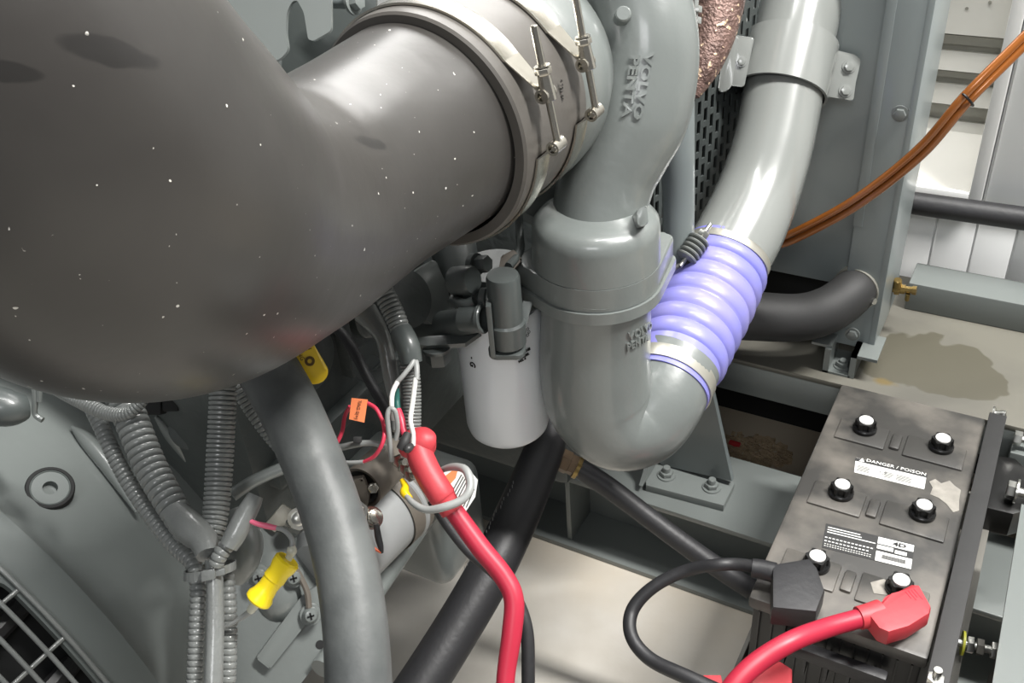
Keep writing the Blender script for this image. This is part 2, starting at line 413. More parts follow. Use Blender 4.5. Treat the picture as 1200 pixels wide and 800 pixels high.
# ---------------------------------------------------------------- skid
skid = thing('skid_base', 'grey steel skid base with a dusty deck plate and a damp stain on it', 'skid', (0, 1.45, 0))
bm = NB(); span(bm, (-1.3, 1.432, .415), (.9, 1.84, .425), .0015); obj('deck_plate', bm, 'deck_top', skid)
bm = NB(); span(bm, (-1.3, 1.434, .348), (.9, 1.452, .4145), .002); obj('deck_fascia', bm, 'deck_side', skid)
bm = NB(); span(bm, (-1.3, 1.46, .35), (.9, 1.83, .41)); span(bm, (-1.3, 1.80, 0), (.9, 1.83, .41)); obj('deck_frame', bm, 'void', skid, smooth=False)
bm = NB(); span(bm, (-.16, 1.717, .4255), (.9, 1.80, .484), .003); obj('rear_rail', bm, 'deck_side', skid)
# cross member under the engine foot
cm = thing('cross_member', 'grey steel I-shaped cross member lying on the concrete under the bolted foot', 'beam', (-.5, 1.33, 0))
bm = NB(); span(bm, (-1.1, 1.228, 0.0), (.6, 1.43, .012), .002); obj('bottom_flange', bm, 'paint', cm)
bm = NB(); span(bm, (-1.1, 1.335, .0125), (.6, 1.347, .178), .001); obj('web', bm, 'paint', cm)
xs = AY(668, 600, 1.25).x
bm = NB(); span(bm, (xs-.006, 1.24, .1785), (.6, 1.43, .19), .002); obj('top_flange', bm, 'paint', cm)
bm = NB(); span(bm, (xs-.006, 1.245, .0125), (xs+.004, 1.334, .178), .001); obj('stiffener', bm, 'paint', cm)
bm = NB(); span(bm, (-.23, 1.245, .0125), (-.22, 1.334, .178), .001); obj('stiffener', bm, 'paint', cm)
# engine foot
q = AZ(808, 590, .206)
ft = thing('engine_foot', 'grey tapered engine foot bolted down on the cross member below the blue hose', 'bracket', (q.x, q.y, .19))
bp = [(757, 568), (848, 592), (861, 566), (855, 556), (770, 536), (757, 550)]
bm = NB(); prism(bm, [AZ(x, y, .206) for x, y in bp], VZ*-.0155, .001); obj('foot_plate', bm, 'paint', ft)
yg = AZ(788, 549, .206).y
bm = NB(); plate(bm, [(776, 545), (858, 564), (833, 452), (826, 345), (765, 345), (757, 530)], (0, yg, 0), -VY, .012, .001); obj('gusset', bm, 'sheet', ft)
xg = AZ(754, 560, .206).x
bm = NB(); prism(bm, [Vector((xg, yg, .2065)), Vector((xg, yg-.07, .2065)), Vector((xg, yg-.05, .225)), Vector((xg, yg-.012, .32)), Vector((xg, yg, .32))], VX*.008); obj('side_web', bm, 'paint', ft)
for px, py in ((781, 557), (834, 571)):
    bolt(ft, AZ(px, py, .2065), VZ, .0115, 'paint', studr=.012)
# concrete crumbs and a red cap beyond the cross member
q = AZ(885, 528, 0)
bm = NB()
for i in range(420):
    a = rnd.random()*6.28; r = rnd.random()**.5
    p = q+Vector((math.cos(a)*r*.085, math.sin(a)*r*.05, .003)); s = .002+rnd.random()*.004
    box(bm, p, (s, s*.8, s*.6), basis(Vector((rnd.random()-.5, rnd.random()-.5, 1))))
obj('grit', bm, 'debris', None, 'small scatter of brown grit on the floor beyond the cross member', cat='debris', kind='stuff', smooth=False)
q = AZ(861, 520, .007)
bm = NB(); cyl(bm, q-VX*.013, q+VX*.013, .007, None, 16, .0015); obj('bottle_cap', bm, 'red_cap', None, 'tiny red plastic cap lying on the floor beside the grit', cat='cap')

# ---------------------------------------------------------------- radiator
RY = 1.5
rad = thing('radiator_housing', 'tall flat grey sheet metal radiator housing standing on the deck', 'radiator', (-.3, RY+.1, .43))
xc = AY(1040, 0, RY).x; xe = AY(1097, 0, RY).x; ze = AY(1040, 380, RY).z
zpl = AY(960, 328, RY+.02).z
bm = NB(); span(bm, (-.75, RY+.02, zpl), (xc+.004, RY+.03, 1.36), .001); span(bm, (-.75, RY+.03, zpl), (xc, RY+.2, zpl+.008)); obj('front_panel', bm, 'panel', rad)
bm = NB(); span(bm, (xc, RY, .462), (xe, RY+.19, 1.36), .004); obj('corner_column', bm, 'panel', rad)
bm = NB(); span(bm, (xc-.001, RY-.002, .7), (xc+.014, RY-.0002, 1.36), .0008); obj('edge_bead', bm, 'panel', rad)
bm = NB(); span(bm, (xe-.010, RY-.002, .45), (xe, RY-.0002, 1.36), .0008); obj('edge_bead', bm, 'panel', rad)
q = AY(1055, 133, RY); bolt(rad, q, -VY, .0085, 'paint')
q = AY(999, 391, RY)
bm = NB(); span(bm, (AY(976, 398, RY).x, RY, .462), (xc+.002, RY+.010, .585), .001); obj('lower_web', bm, 'panel', rad)
bolt(rad, q, -VY, .0085, 'paint')
# foot channel
fa, fb = AY(963, 399, RY-.012), AY(1030, 430, RY-.012)
zf = .4255
def fx(px): return AY(px, 410, RY).x
bm = NB()
span(bm, (fx(955), RY-.04, .476), (fx(979), RY+.03, .481)); span(bm, (fx(972), RY-.045, zf), (fx(979), RY+.03, .476))
span(bm, (fx(972), RY-.045, zf), (fx(1005), RY+.03, zf+.004)); span(bm, (fx(1003), RY-.045, zf), (fx(1010), RY+.03, .476)); span(bm, (fx(1003), RY-.045, .470), (fx(1034), RY+.03, .476))
obj('foot_channel', bm, 'paint', rad, smooth=False)
bolt(rad, Vector((fx(992), RY-.02, zf+.004)), VZ, .010, 'paint', studr=.006)
# fan guard
n = Vector((1, -.25, 0)).normalized()
p0 = A(838, 190, 1.52)
fg = thing('fan_guard', 'perforated grey fan guard sheet with rows of slots behind the grey pipe', 'guard', p0-VZ*.3)
t = Vector((.25, 1, 0)).normalized()
bm = NB(); cw, ch = .017, .030
for i in range(-9, 6):
    for j in range(-12, 20):
        c = p0+t*(i*cw)+VZ*(j*ch+(ch/2 if i % 2 else 0)); hw, hh, b = cw/2, ch/2, .0042
        o_ = [c+t*sx*hw+VZ*sz*hh for sx, sz in ((-1, -1), (1, -1), (1, 1), (-1, 1))]
        i_ = [c+t*sx*(hw-b)+VZ*sz*(hh-b*1.1) for sx, sz in ((-1, -1), (1, -1), (1, 1), (-1, 1))]
        ov = [bm.verts.new(q) for q in o_]; iv = [bm.verts.new(q) for q in i_]; jv = [bm.verts.new(q-n*.003) for q in i_]
        for k in range(4):
            bm.faces.new((ov[k], ov[(k+1) % 4], iv[(k+1) % 4], iv[k])); bm.faces.new((iv[k], iv[(k+1) % 4], jv[(k+1) % 4], jv[k]))
obj('slotted_sheet', bm, 'dark_block', fg, smooth=False)
bm = NB(); box(bm, p0-n*.03-t*.03+VZ*.08, (.125, .004, .46), (t, n, VZ)); obj('dark_backing', bm, 'void', fg)  # near-black sheet added for the dark interior behind the slots

# lower coolant hose
hz = thing('radiator_hose', 'thick black rubber hose curving into the foot of the radiator', 'hose', A(960, 370, 1.6))
bm = tube([(830, 366, 1.70, 60), (880, 370, 1.69, 58), (935, 372, 1.675, 56), (972, 362, 1.665, 55), (1000, 341, 1.67, 52), (1013, 326, 1.70, 48)], 8, 28); obj('rubber_tube', bm, 'black_matte', hz)
bm = sweep(NB(), spline([(*A(1002, 339, 1.672), .0400), (*A(1006, 334.5, 1.68), .0398), (*A(1010, 330, 1.69), .0396)], 3), 28); obj('clamp_band', bm, 'silver_band', hz)
q = A(1021, 352, 1.65); bm = NB(); hexa(bm, q, Vector((1, -.6, .2)), .006, .008, .001); obj('clamp_screw', bm, 'zinc', hz)

bm = NB(); q = A(1014, 326, 1.70); lathe(bm, q, Vector((.55, .8, .25)), [(0, .036), (.003, .038), (.008, .038), (.009, .002)], 32); obj('inlet_hole', bm, 'void', rad)
bm = NB(); span(bm, (-.75, 1.60, .426), (xc+.02, 1.70, .60), .004); obj('gap_shade_box', bm, 'void', rad)  # near-black box added for the shadow in the gap below the panel
# brass drain cock
q = AX(1050, 338, xe+.005)
br = thing('drain_valve', 'small brass drain cock on the lower edge of the radiator housing', 'valve', q)
bm = NB(); lathe(bm, q-VX*.006, Vector((1, 0, .1)), [(0, .008), (.004, .008), (.004, .012), (.012, .012), (.014, .009), (.022, .009), (.022, .0065), (.034, .0065), (.034, .0085), (.041, .0085), (.041, .005)], 8); obj('valve_body', bm, 'brass', br)
bm = NB(); cyl(bm, q+Vector((.002, -.004, .006)), q+Vector((.001, -.008, .024)), .0085, .0075, 12, .0015); obj('valve_cap', bm, 'brass', br)
bm = NB(); cyl(bm, q+Vector((.022, -.003, -.018)), q+Vector((.022, -.003, -.004)), .0042, None, 8); obj('valve_spout', bm, 'brass', br)

# orange pair of tubes
P1 = [(880, 290, 1.555), (905, 281, 1.545), (930, 272, 1.52), (1000, 234, 1.44), (1075, 175, 1.36), (1130, 112, 1.30), (1200, 42, 1.27), (1290, -50, 1.24)]
P2 = [(x+5.2, y+7, d+.004) for x, y, d in P1]
ct = thing('copper_tube_pair', 'two shiny copper-orange tubes tied side by side and crossing in front of the radiator', 'tube', A(1080, 180, 1.33))
for P in (P1, P2):
    obj('tube', sweep(NB(), spline([(*A(*p), .0058) for p in P], 8), 14), 'copper_tube', ct)
c = A(1134, 117, 1.303); d = (A(1200, 46, 1.27)-A(1130, 112, 1.30)).normalized(); s = (A(1138, 121, 1.31)-A(1130, 112, 1.30)).normalized()
u = (s-s.dot(d)*d).normalized(); v = d.cross(u); bm = NB()
ring = []
for i in range(24):
    a = i/24*2*math.pi; ring.append(c+u*(.0128*math.cos(a))+v*(.0072*math.sin(a)))
ring += ring[:2]
sweep(bm, [(*p, .0017) for p in ring], 8); obj('cable_tie', bm, 'black_gloss', ct)

# ---------------------------------------------------------------- grey charge air pipe with its clamp bracket
GP = [(962, -140, 1.50, 92), (951, -70, 1.50, 94), (940, 0, 1.49, 95), (929, 50, 1.48, 94), (917, 110, 1.47, 93), (905, 170, 1.46, 93), (888, 225, 1.45, 96), (866, 275, 1.43, 100), (840, 320, 1.405, 100)]
gp = thing('charge_air_pipe', 'glossy light grey charge air pipe rising from the blue hose through a bracket', 'pipe', A(900, 180, 1.46))
obj('pipe_tube', tube(GP, 8, 40), 'pipe', gp)
text('4T33', A(838, 296, 1.357), (CR*1+CD*.15), (-CD+CR*.1), .009, 'print_white', gp, 'pipe_marking')
# saddle
ax = (A(929, 50, 1.48)-A(915, 110, 1.47)).normalized(); c = A(930, 50, 1.48); e = A(914, 110, 1.47); Lb = (c-e).length
sb = thing('pipe_clamp', 'grey saddle clamp with bolted ears around the charge air pipe', 'clamp', (c+e)/2)
Rb = 95/2*1.475/F+.0045
bm = NB(); lathe(bm, e, ax, [(0, Rb), (0, Rb+.004), (Lb, Rb+.004), (Lb, Rb), (0, Rb)], 48, False); obj('saddle_band', bm, 'pipe', sb)
pe = A(985, 85, 1.475); ne = (-CF*.75-VY*.3+VX*.0)
bm = NB(); plate(bm, [(952, 52), (1002, 64), (1009, 70), (1006, 84), (1003, 96), (1000, 118), (940, 108)], pe, ne, .006, .001, 3); obj('clamp_ear', bm, 'pipe', sb)
for px, py in ((995, 78), (991, 106)): bolt(sb, on(px, py, pe, ne), ne, .0068, 'pipe')
pe2 = A(866, 75, 1.435)
bm = NB(); plate(bm, [(861, 41), (884, 44), (872, 102), (855, 100)], pe2, ne, .012, .002, 3); obj('clamp_ear', bm, 'pipe', sb)
bolt(sb, on(869, 72, pe2, ne), ne, .0055, 'pipe')
bm = NB(); plate(bm, [(856, 40), (866, 42), (858, 100), (851, 108), (841, 107), (846, 70)], A(856, 75, 1.435), ne, .03, .003, 4); obj('bracket_block', bm, 'pipe', sb)
bm = NB(); plate(bm, [(846, 12), (868, 14), (877, 22), (871, 44), (850, 44), (864, 24)], A(860, 30, 1.48), ne, .03, .002, 3); obj('bracket_arm', bm, 'pipe', sb)

# ---------------------------------------------------------------- blue silicone bellows
E0, E1 = (787, 436, 1.295, 104), (846, 312, 1.41, 104)
bl = thing('bellows_hose', 'violet-blue ribbed silicone bellows hose joining the grey elbow and the grey pipe', 'hose', A(815, 375, 1.35))
path = pxpath([(779, 456, 1.28, 101), (787, 438, 1.295, 101), (806, 396, 1.335, 102), (828, 352, 1.375, 102), (846, 312, 1.41, 99), (853, 296, 1.42, 97)], 40)
n_ = len(path); out = []
for i, p in enumerate(path):
    t = i/(n_-1); k = 1.04
    if .27 < t < .80:
        ph = (t-.27)/.53*7; k = 1.02+.10*abs(math.sin(math.pi*ph))**.42
    out.append([p[0], p[1], p[2], p[3]*k])
obj('silicone_sleeve', sweep(NB(), out, 48), 'blue_silicone', bl)
def ringband(P, t0, t1, k, mt, name, parent):
    n = len(P); seg = P[int(t0*(n-1)):int(t1*(n-1))+1]
    pts = [Vector(p[:3]) for p in seg]; r = seg[0][3]; axd = pts[-1]-pts[0]; L = axd.length
    bm = NB(); lathe(bm, pts[0], axd, [(0, r*k), (0, r*k+.0018), (L*.2, r*k+.0012), (L*.8, r*k+.0012), (L, r*k+.0018), (L, r*k), (0, r*k)], 56, False)
    return obj(name, bm, mt, parent)
ringband(path, .08, .20, 1.045, 'silver_band', 'clamp_band', bl)
ringband(path, .84, .93, 1.045, 'silver_band', 'clamp_band', bl)
# spring loaded T-bolt of the upper band
a, b = A(797, 312, 1.335), A(826, 272, 1.345)
d = (b-a).normalized()
sp = thing('spring_bolt', 'spring-loaded T-bolt with coil washers on the upper clamp of the blue hose', 'bolt', a)
bm = NB(); cyl(bm, a, b+d*.014, .0032, None, 12); obj('bolt_rod', bm, 'zinc', sp)
bm = NB(); L = (b-a).length
for i in range(5):
    c0 = a+d*(L*(.22+i*.125)); lathe(bm, c0, d, [(0, .005), (.001, .0150), (.0028, .0162), (.0042, .0150), (.005, .005)], 24)
obj('spring_washer', bm, 'pipe', sp)
bm = NB(); hexa(bm, b-d*.008, d, .0085, .008, .001); obj('nut', bm, 'zinc', sp)
bm = wtube([A(785, 318, 1.33), A(800, 309, 1.34), A(822, 305, 1.345)], .0035); obj('clamp_lug', bm, 'black_matte', sp)

# ================================================================ turbo side castings
eb = thing('charge_air_elbow', 'grey cast elbow under the oval bolted flange, turning into the blue hose', 'elbow', A(700, 420, 1.2))
EP = [(699, 322, 1.150, 128), (698, 380, 1.20, 129), (697, 425, 1.232, 130), (703, 466, 1.26, 128), (724, 492, 1.275, 118), (752, 490, 1.28, 110), (772, 468, 1.28, 105), (784, 446, 1.287, 102), (795, 425, 1.30, 101)]
bm = tube(EP, 10, 48); bm.normal_update(); bvh_e = BVHTree.FromBMesh(bm); obj('elbow_tube', bm, 'cast', eb)
# casting lug at the outlet
bm = NB(); plate(bm, [(783, 474), (788, 480), (794, 500), (772, 526), (776, 510)], A(786, 495, 1.235), -CF, .006, .001, 3); obj('casting_lug', bm, 'cast', eb)
wrap_text('VOLVO', bvh_e, A(749, 388, 1.16), (CR*1-CD*.42-CF*-.3), (-CD-CR*.25), .0135, 'cast', eb, bold=.0003)
wrap_text('PENTA', bvh_e, A(746, 401, 1.16), (CR*1-CD*.42-CF*-.3), (-CD-CR*.25), .0120, 'cast', eb, bold=.0003)
# collar and flange
fc = A(699, 326, 1.168); 
def hull2(pts):
    pts = sorted(set((round(x, 6), round(y, 6)) for x, y in pts))
    def half(P):
        h = []
        for p in P:
            while len(h) > 1 and (h[-1][0]-h[-2][0])*(p[1]-h[-2][1])-(h[-1][1]-h[-2][1])*(p[0]-h[-2][0]) <= 0: h.pop()
            h.append(p)
        return h
    a = half(pts); b = half(pts[::-1]); return a[:-1]+b[:-1]
def circ(cx, cy, r, n=40): return [(cx+r*math.cos(2*math.pi*i/n), cy+r*math.sin(2*math.pi*i/n)) for i in range(n)]
rc = 75*1.17/F
e1 = AZ(613, 329, fc.z); e2 = AZ(780, 302, fc.z)
def flange(z0, z1, rr, er, name, par, bev, c0, pull=0):
    a = Vector((e1.x, e1.y))-Vector((c0.x, c0.y)); b = Vector((e2.x, e2.y))-Vector((c0.x, c0.y))
    a = a*(1-pull); b = b*(1-pull)
    P = hull2(circ(c0.x, c0.y, rr)+circ(c0.x+a.x, c0.y+a.y, er, 24)+circ(c0.x+b.x, c0.y+b.y, er, 24))
    bm = NB(); prism(bm, [Vector((x, y, z0)) for x, y in P], VZ*(z1-z0), bev); return obj(name, bm, 'cast', par)
flange(fc.z-.015, fc.z, rc*1.04, .013, 'lower_flange', eb, .003, fc)
cl = thing('charge_air_outlet', 'grey cast outlet with raised lettering running down into a wide collar', 'casting', fc+VZ*.05)
flange(fc.z+.0008, fc.z+.030, rc*1.0, .012, 'upper_flange', cl, .004, fc, .04)
ct_ = fc+VZ*.0305; H = (A(700, 250, 1.165).z-fc.z)
H = .062
bm = NB(); lathe(bm, ct_, VZ, [(0, rc*.99), (H*.62, rc*.97), (H*.78, rc*.95), (H*.9, rc*.87), (H*.96, rc*.76), (H*.97, rc*.6)], 56); obj('collar', bm, 'cast', cl)
SP = [(700, 285, 1.155, 112), (704, 240, 1.145, 112), (713, 205, 1.135, 113), (728, 172, 1.125, 118), (745, 135, 1.115, 124), (755, 90, 1.105, 124), (757, 45, 1.095, 122), (748, 0, 1.09, 118), (728, -45, 1.085, 112), (690, -80, 1.08, 106), (640, -90, 1.08, 98)]
bm = tube(SP, 8, 44); bm.normal_update(); bvh_o = BVHTree.FromBMesh(bm); obj('outlet_tube', bm, 'cast', cl)
bm = NB(); plate(bm, [(746, 246), (758, 240), (760, 262), (748, 266)], A(753, 253, 1.060), -CF, .05, .002, 3); obj('casting_rib', bm, 'cast', cl)
bm = NB(); plate(bm, [(610, 246), (662, 168), (680, 196), (672, 238), (640, 262)], A(645, 220, 1.17), -CF+CR*.3, .04, .003, 3); obj('support_web', bm, 'cast', cl)
q = A(731, 17, 1.037); bm = NB(); cyl(bm, q+CF*.02, q-CF*.004-CR*.001, .010, .0085, 24, .0015); obj('casting_boss', bm, 'cast', cl)
bm = wtube([A(705, 76, 1.045), A(712, 80, 1.043), A(714, 98, 1.045), A(711, 116, 1.050)], .0014, 4, 8); obj('casting_edge', bm, 'cast', cl)
wrap_text('VOLVO', bvh_o, A(753, 101, 1.05), (CD-CR*.165), (CR+CD*.165), .0130, 'cast', cl, sx=1.60, bold=.0005, h=.0024)
wrap_text('PENTA', bvh_o, A(739.5, 100, 1.05), (CD-CR*.13), (CR+CD*.13), .0130, 'cast', cl, sx=1.60, bold=.0005, h=.0024)

# compressor housing on the intake axis
CH = A(503, 151, .962); RH = .117
YA = VY
def ringpt(y, th, r): return CH+VY*y+Vector((math.cos(th), 0, math.sin(th)))*r
tb = thing('turbo_compressor', 'grey cast turbocharger compressor inlet behind the second steel clamp', 'turbocharger', CH+VY*.12)
bm = NB(); lathe(bm, CH, VY, [(.088, .112), (.107, .116), (.112, .120), (.135, .124), (.165, .122), (.20, .110), (.23, .09), (.26, .06), (.26, .01)], 72); obj('inlet_casting', bm, 'cast', tb)
q = A(812, 60, 1.16)
bm = wtube([A(798, -30, 1.13), A(806, 0, 1.13), A(813, 40, 1.135), A(814, 80, 1.14), A(808, 120, 1.15), A(798, 160, 1.16)], .004, 6, 10); obj('band_edge', bm, 'paint', tb)
bm = NB(); a, b = A(816, -8, 1.17), A(812, 62, 1.18); cyl(bm, a, b, .0035, None, 10); d = (b-a).normalized(); hexa(bm, a+d*.015, d, .008, .008, .001); hexa(bm, a+d*.028, d, .008, .008, .001); obj('band_bolt', bm, 'pipe', tb)
# rusty turbine housing
bm = NB(); sweep(bm, pxpath([(846, -60, 1.35, 70), (842, 0, 1.34, 62), (836, 40, 1.335, 52), (824, 80, 1.33, 38), (812, 112, 1.33, 16)], 8), 28)
obj('exhaust_housing', bm, 'rust', None, 'rough rust-brown exhaust housing glinting beside the turbo outlet', cat='exhaust')
bm = tube([(792, 120, 1.30, 44), (794, 180, 1.32, 40), (795, 240, 1.35, 38), (794, 310, 1.38, 36), (790, 350, 1.4, 36)], 8, 24)
obj('coolant_pipe', bm, 'sheet', None, 'blue-grey vertical pipe between the turbo outlet and the fan guard', cat='pipe')

# ---------------------------------------------------------------- big rubber intake elbow
HP = [(548, 118, 1.03, 256), (530, 131, 1.0, 257), (500, 149, .96, 258), (457, 176, .92, 260), (415, 202, .88, 263), (368, 232, .833, 276), (318, 254, .78, 306), (230, 258, .70, 398), (140, 228, .622, 486), (48, 150, .565, 530), (-40, 45, .53, 565), (-110, -80, .51, 580)]
hs = thing('intake_elbow_hose', 'huge matt dark grey rubber intake elbow flecked with white specks, filling the upper left', 'hose', A(300, 250, .77))
obj('elbow_tube', tube(HP[1:], 12, 96), 'rubber_hose', hs)
bm = NB(); lathe(bm, CH, VY, [(-.020, .108), (-.0205, .1175), (-.018, .1200), (-.006, .1212), (.022, .1216), (.024, .116), (.024, .108), (-.020, .108)], 96, False); obj('cuff_lip', bm, 'coupling', hs)
bm = NB(); lathe(bm, CH, VY, [(.020, .110), (.020, .1185), (.05, .1190), (.09, .1200), (.108, .1205), (.109, .116), (.109, .110)], 96, False)
cp = obj('hose_coupling', bm, 'coupling', None, 'short dark grey rubber coupling between the two steel band clamps', cat='coupling')
text('4 731 0089 12', ringpt(.062, R(12), .1196), -VZ, VY, .006, 'rubber_hose', cp, 'moulded_lettering', .0006)

_obj = obj
def tbolt_clamp(y, th0, label, r0, up):
    w_ = .0125
    rotm = Matrix.Rotation(R(-10), 3, 'Y')
    def obj(nm, bm, mt_, par):
        for v in bm.verts: v.co = CH+rotm @ (v.co-CH)
        return _obj(nm, bm, mt_, par)
    t = thing('band_clamp', label, 'clamp', ringpt(y, R(8), r0), 'steel T-bolt band clamps')
    a0, a1 = R(30), R(345)
    bm = NB(); u, v = VX, VZ
    segs = 96; prof = [(-w_, r0), (-w_, r0+.0022), (-w_*.75, r0+.0014), (w_*.75, r0+.0014), (w_, r0+.0022), (w_, r0)]
    rings = []
    for h, r in prof: rings.append([bm.verts.new(CH+VY*(y+h)+u*r*math.cos(a0+(a1-a0)*j/segs)+v*r*math.sin(a0+(a1-a0)*j/segs)) for j in range(segs+1)])
    for i in range(len(rings)):
        a, b = rings[i], rings[(i+1) % len(rings)]
        for j in range(segs): bm.faces.new((a[j], a[j+1], b[j+1], b[j]))
    obj('band', bm, 'steel', t)
    # straight band ends running off the ring to the trunnions
    X1 = CH.x+r0+.011; zc = CH.z
    zu = zc+.026; zl = zc-.020
    def strip(th, z, nm, s):
        p = ringpt(y, th, r0+.001); q = Vector((X1+.002, CH.y+y, z)); bm = NB()
        dr = (q-p); 
        pts = [p-VY*w_, q-VY*w_*.55, q+VY*w_*.55, p+VY*w_]
        prism(bm, pts, dr.cross(VY).normalized()*.0014*s); obj(nm, bm, 'steel', t)
        lp = NB(); lathe(lp, q-VY*.009, VY, [(0, .0042), (0, .0068), (.018, .0068), (.018, .0042), (0, .0042)], 24, False); obj('band_loop', lp, 'steel', t)
    strip(a0, zu, 'band_end', 1); strip(a1, zl-.004, 'band_end', -1)
    xr = X1+.004
    a = Vector((xr, CH.y+y, zl-.004)); b = Vector((xr, CH.y+y, zu+up))
    bm = NB(); cyl(bm, a, b, .0036, None, 14, .0006); cyl(bm, a-VY*.0095, a+VY*.0095, .0030, None, 12, .0005); obj('t_bolt', bm, 'steel', t)
    bm = NB(); cyl(bm, b-VZ*(up-.018), b-VZ*(up+.006), .0062, .0078, 20, .0006); cyl(bm, Vector((xr, CH.y+y-.008, zu)), Vector((xr, CH.y+y+.008, zu)), .0030, None, 12, .0004); obj('trunnion', bm, 'steel', t)
    bm = NB(); hexa(bm, b-VZ*(up-.018), VZ, .0080, .006, .0006); lathe(bm, b-VZ*(up-.025), VZ, [(0, .0076), (.0012, .0076), (.0012, .003)], 20); obj('nut', bm, 'steel', t)
tbolt_clamp(.008, 0, 'steel T-bolt band clamp on the cuff of the big rubber elbow, nearer of the two', .1220, .062)
tbolt_clamp(.094, 0, 'steel T-bolt band clamp beside the grey turbo casting, farther of the two', .1212, .062)

# ================================================================ battery
BX0, BX1, BY0, BY1, BT, BB = -.202, .024, .870, 1.376, .47, .225
bt = thing('truck_battery', 'long dusty black truck battery with six white-topped caps and two labels', 'battery', ((BX0+BX1)/2, (BY0+BY1)/2, BB))
bm = NB(); span(bm, (BX0+.006, BY0+.008, BB), (BX1-.006, BY1-.004, BT-.022), .004)
for i in range(12):
    x = BX0+.016+i*(BX1-BX0-.032)/11; span(bm, (x-.0012, BY0+.0045, BB+.02), (x+.0012, BY0+.009, BT-.026))
obj('case', bm, 'battery_side', bt)
bm = NB(); span(bm, (BX0, BY0, BT-.022), (BX1, BY1, BT), .007); obj('lid', bm, 'battery_case', bt)
rowy = [AZ(986, 573, BT+.018).y, AZ(1014, 497, BT+.018).y, AZ(957, 657, BT+.018).y]
for y in rowy:
    for x0, x1 in ((BX0+.022, -.105), (-.078, BX1-.016)):
        obj('vent_pad', span(NB(), (x0, y-.030, BT-.004), (x1, y+.022, BT+.0035), .003), 'battery_case', bt)
    obj('vent_channel', span(NB(), (-.099, y-.022, BT-.004), (-.084, y+.016, BT+.005), .004), 'battery_case', bt)
for px, py in ((1015, 493), (1105, 514), (987, 568), (1083, 592), (958, 652), (1056, 680)):
    q = AZ(px, py, BT+.021); q.z = BT+.0035
    bm = NB(); lathe(bm, q, VZ, [(0, .0180), (.0055, .0182), (.007, .0168), (.007, .004)], 32)
    P = []
    for i in range(48):
        a = i/48*2*math.pi; k = .0160 if (i % 8) < 3 else .0130; P.append(q+VZ*.0065+Vector((math.cos(a)*k, math.sin(a)*k, 0)))
    prism(bm, P, VZ*.0115, .0006)
    c = obj('vent_cap', bm, 'black_gloss', bt)
    bm = NB(); lathe(bm, q+VZ*.0178, VZ, [(0, .0108), (.0022, .0106), (.0028, .0098)], 28); obj('cap_disc', bm, 'print_white', c)
def bl_quad(P, z, mt, name, par, th=.0005, label=None):
    bm = NB(); prism(bm, [AZ(x, y, z) for x, y in P], VZ*-th); return obj(name, bm, mt, par, label, False)
zL = BT+.0006
d1 = bl_quad([(1003, 536), (1086, 556), (1083, 573), (1001, 553)], zL, 'print_white', 'warning_label', bt, label='white warning label headed DANGER / POISON')
bl_quad([(1011, 536.5), (1013, 541.0), (1006.5, 540.0)], zL+.0005, 'print_white', 'warning_triangle', bt)
bl_quad([(1002.5, 536), (1087, 556), (1086.4, 559.5), (1002, 539.5)], zL+.0003, 'label_dark', 'label_heading', bt)
t0, t1 = AZ(1013, 540.5, zL+.0004), AZ(1083, 557.5, zL+.0004); xd = (t1-t0).normalized(); yd = VZ.cross(xd)
t0, t1 = AZ(1005, 543.5, zL), AZ(1085, 562, zL)
text('DANGER / POISON', AZ(1050, 547.4, zL+.0006), xd, yd, .0092, 'print_white', bt, 'heading_lettering', .0002, font_sx=1.1)
o = AZ(1001.5, 551, zL+.0005); rr = []
for (x0, x1) in ((.002, .022), (.041, .055), (.058, .082)):
    for k in range(5): rr.append((x0, x1-rnd.random()*.004, .0026+k*.0027, .0011))
rr += [(.0235, .0238, .009, .015), (.0395, .0398, .009, .015), (.0565, .0568, .009, .015)]
stripes(bt, o, xd, yd, VZ, rr, 'print_grey')
o = AZ(1035, 553, zL+.0003)
bm = NB(); lathe(bm, o, VZ, [(0, .0042), (0, .0050), (.0002, .0050), (.0002, .0042), (0, .0042)], 24, False); box(bm, o, (.0045, .0004, .0002), (xd, yd, VZ)); obj('prohibition_sign', bm, 'print_grey', bt)
# model label
LQ = [(968, 613), (1072, 638), (1068, 667), (963, 641)]
L2 = bl_quad(LQ, zL, 'label_dark', 'model_label', bt, label='dark label with fine white print, the size 4D and a barcode')
def lp(u, v, z=.0003):  # u along, v down in the label
    a = AZ(*LQ[0], zL+z); b = AZ(*LQ[1], zL+z); c = AZ(*LQ[2], zL+z); d_ = AZ(*LQ[3], zL+z)
    return (a*(1-u)+b*u)*(1-v)+(d_*(1-u)+c*u)*v
xd = (lp(1, .5)-lp(0, .5)).normalized(); yd = VZ.cross(xd)
def cell(u0, v0, u1, v1, mt, z=.0003, name='label_cell'):
    bm = NB(); prism(bm, [lp(u0, v0, z), lp(u1, v0, z), lp(u1, v1, z), lp(u0, v1, z)], VZ*-.0002); return obj(name, bm, mt, bt, None, False)
cell(.60, .03, .995, .30, 'print_white'); cell(.60, .60, .995, .99, 'print_white'); cell(.60, .35, .78, .50, 'print_white'); cell(.80, .40, .93, .53, 'print_white')
text('4D', lp(.84, .17, .0006), xd, yd, .0100, 'print_black', bt, 'size_lettering', .0002, font_sx=1.4, bold=.0004)
text('BCI SIZE', lp(.68, .155, .0005), xd, yd, .0036, 'print_grey', bt, 'size_lettering', .0002)
bm = NB(); 
for i in range(24):
    u = .67+i*.0108; hw = .0004+.0004*(i*7 % 3); box(bm, lp(u, .78, .0005), (hw, .0038, .0001), (xd, yd, VZ))
obj('barcode', bm, 'print_grey', bt, None, False)
bm = NB()
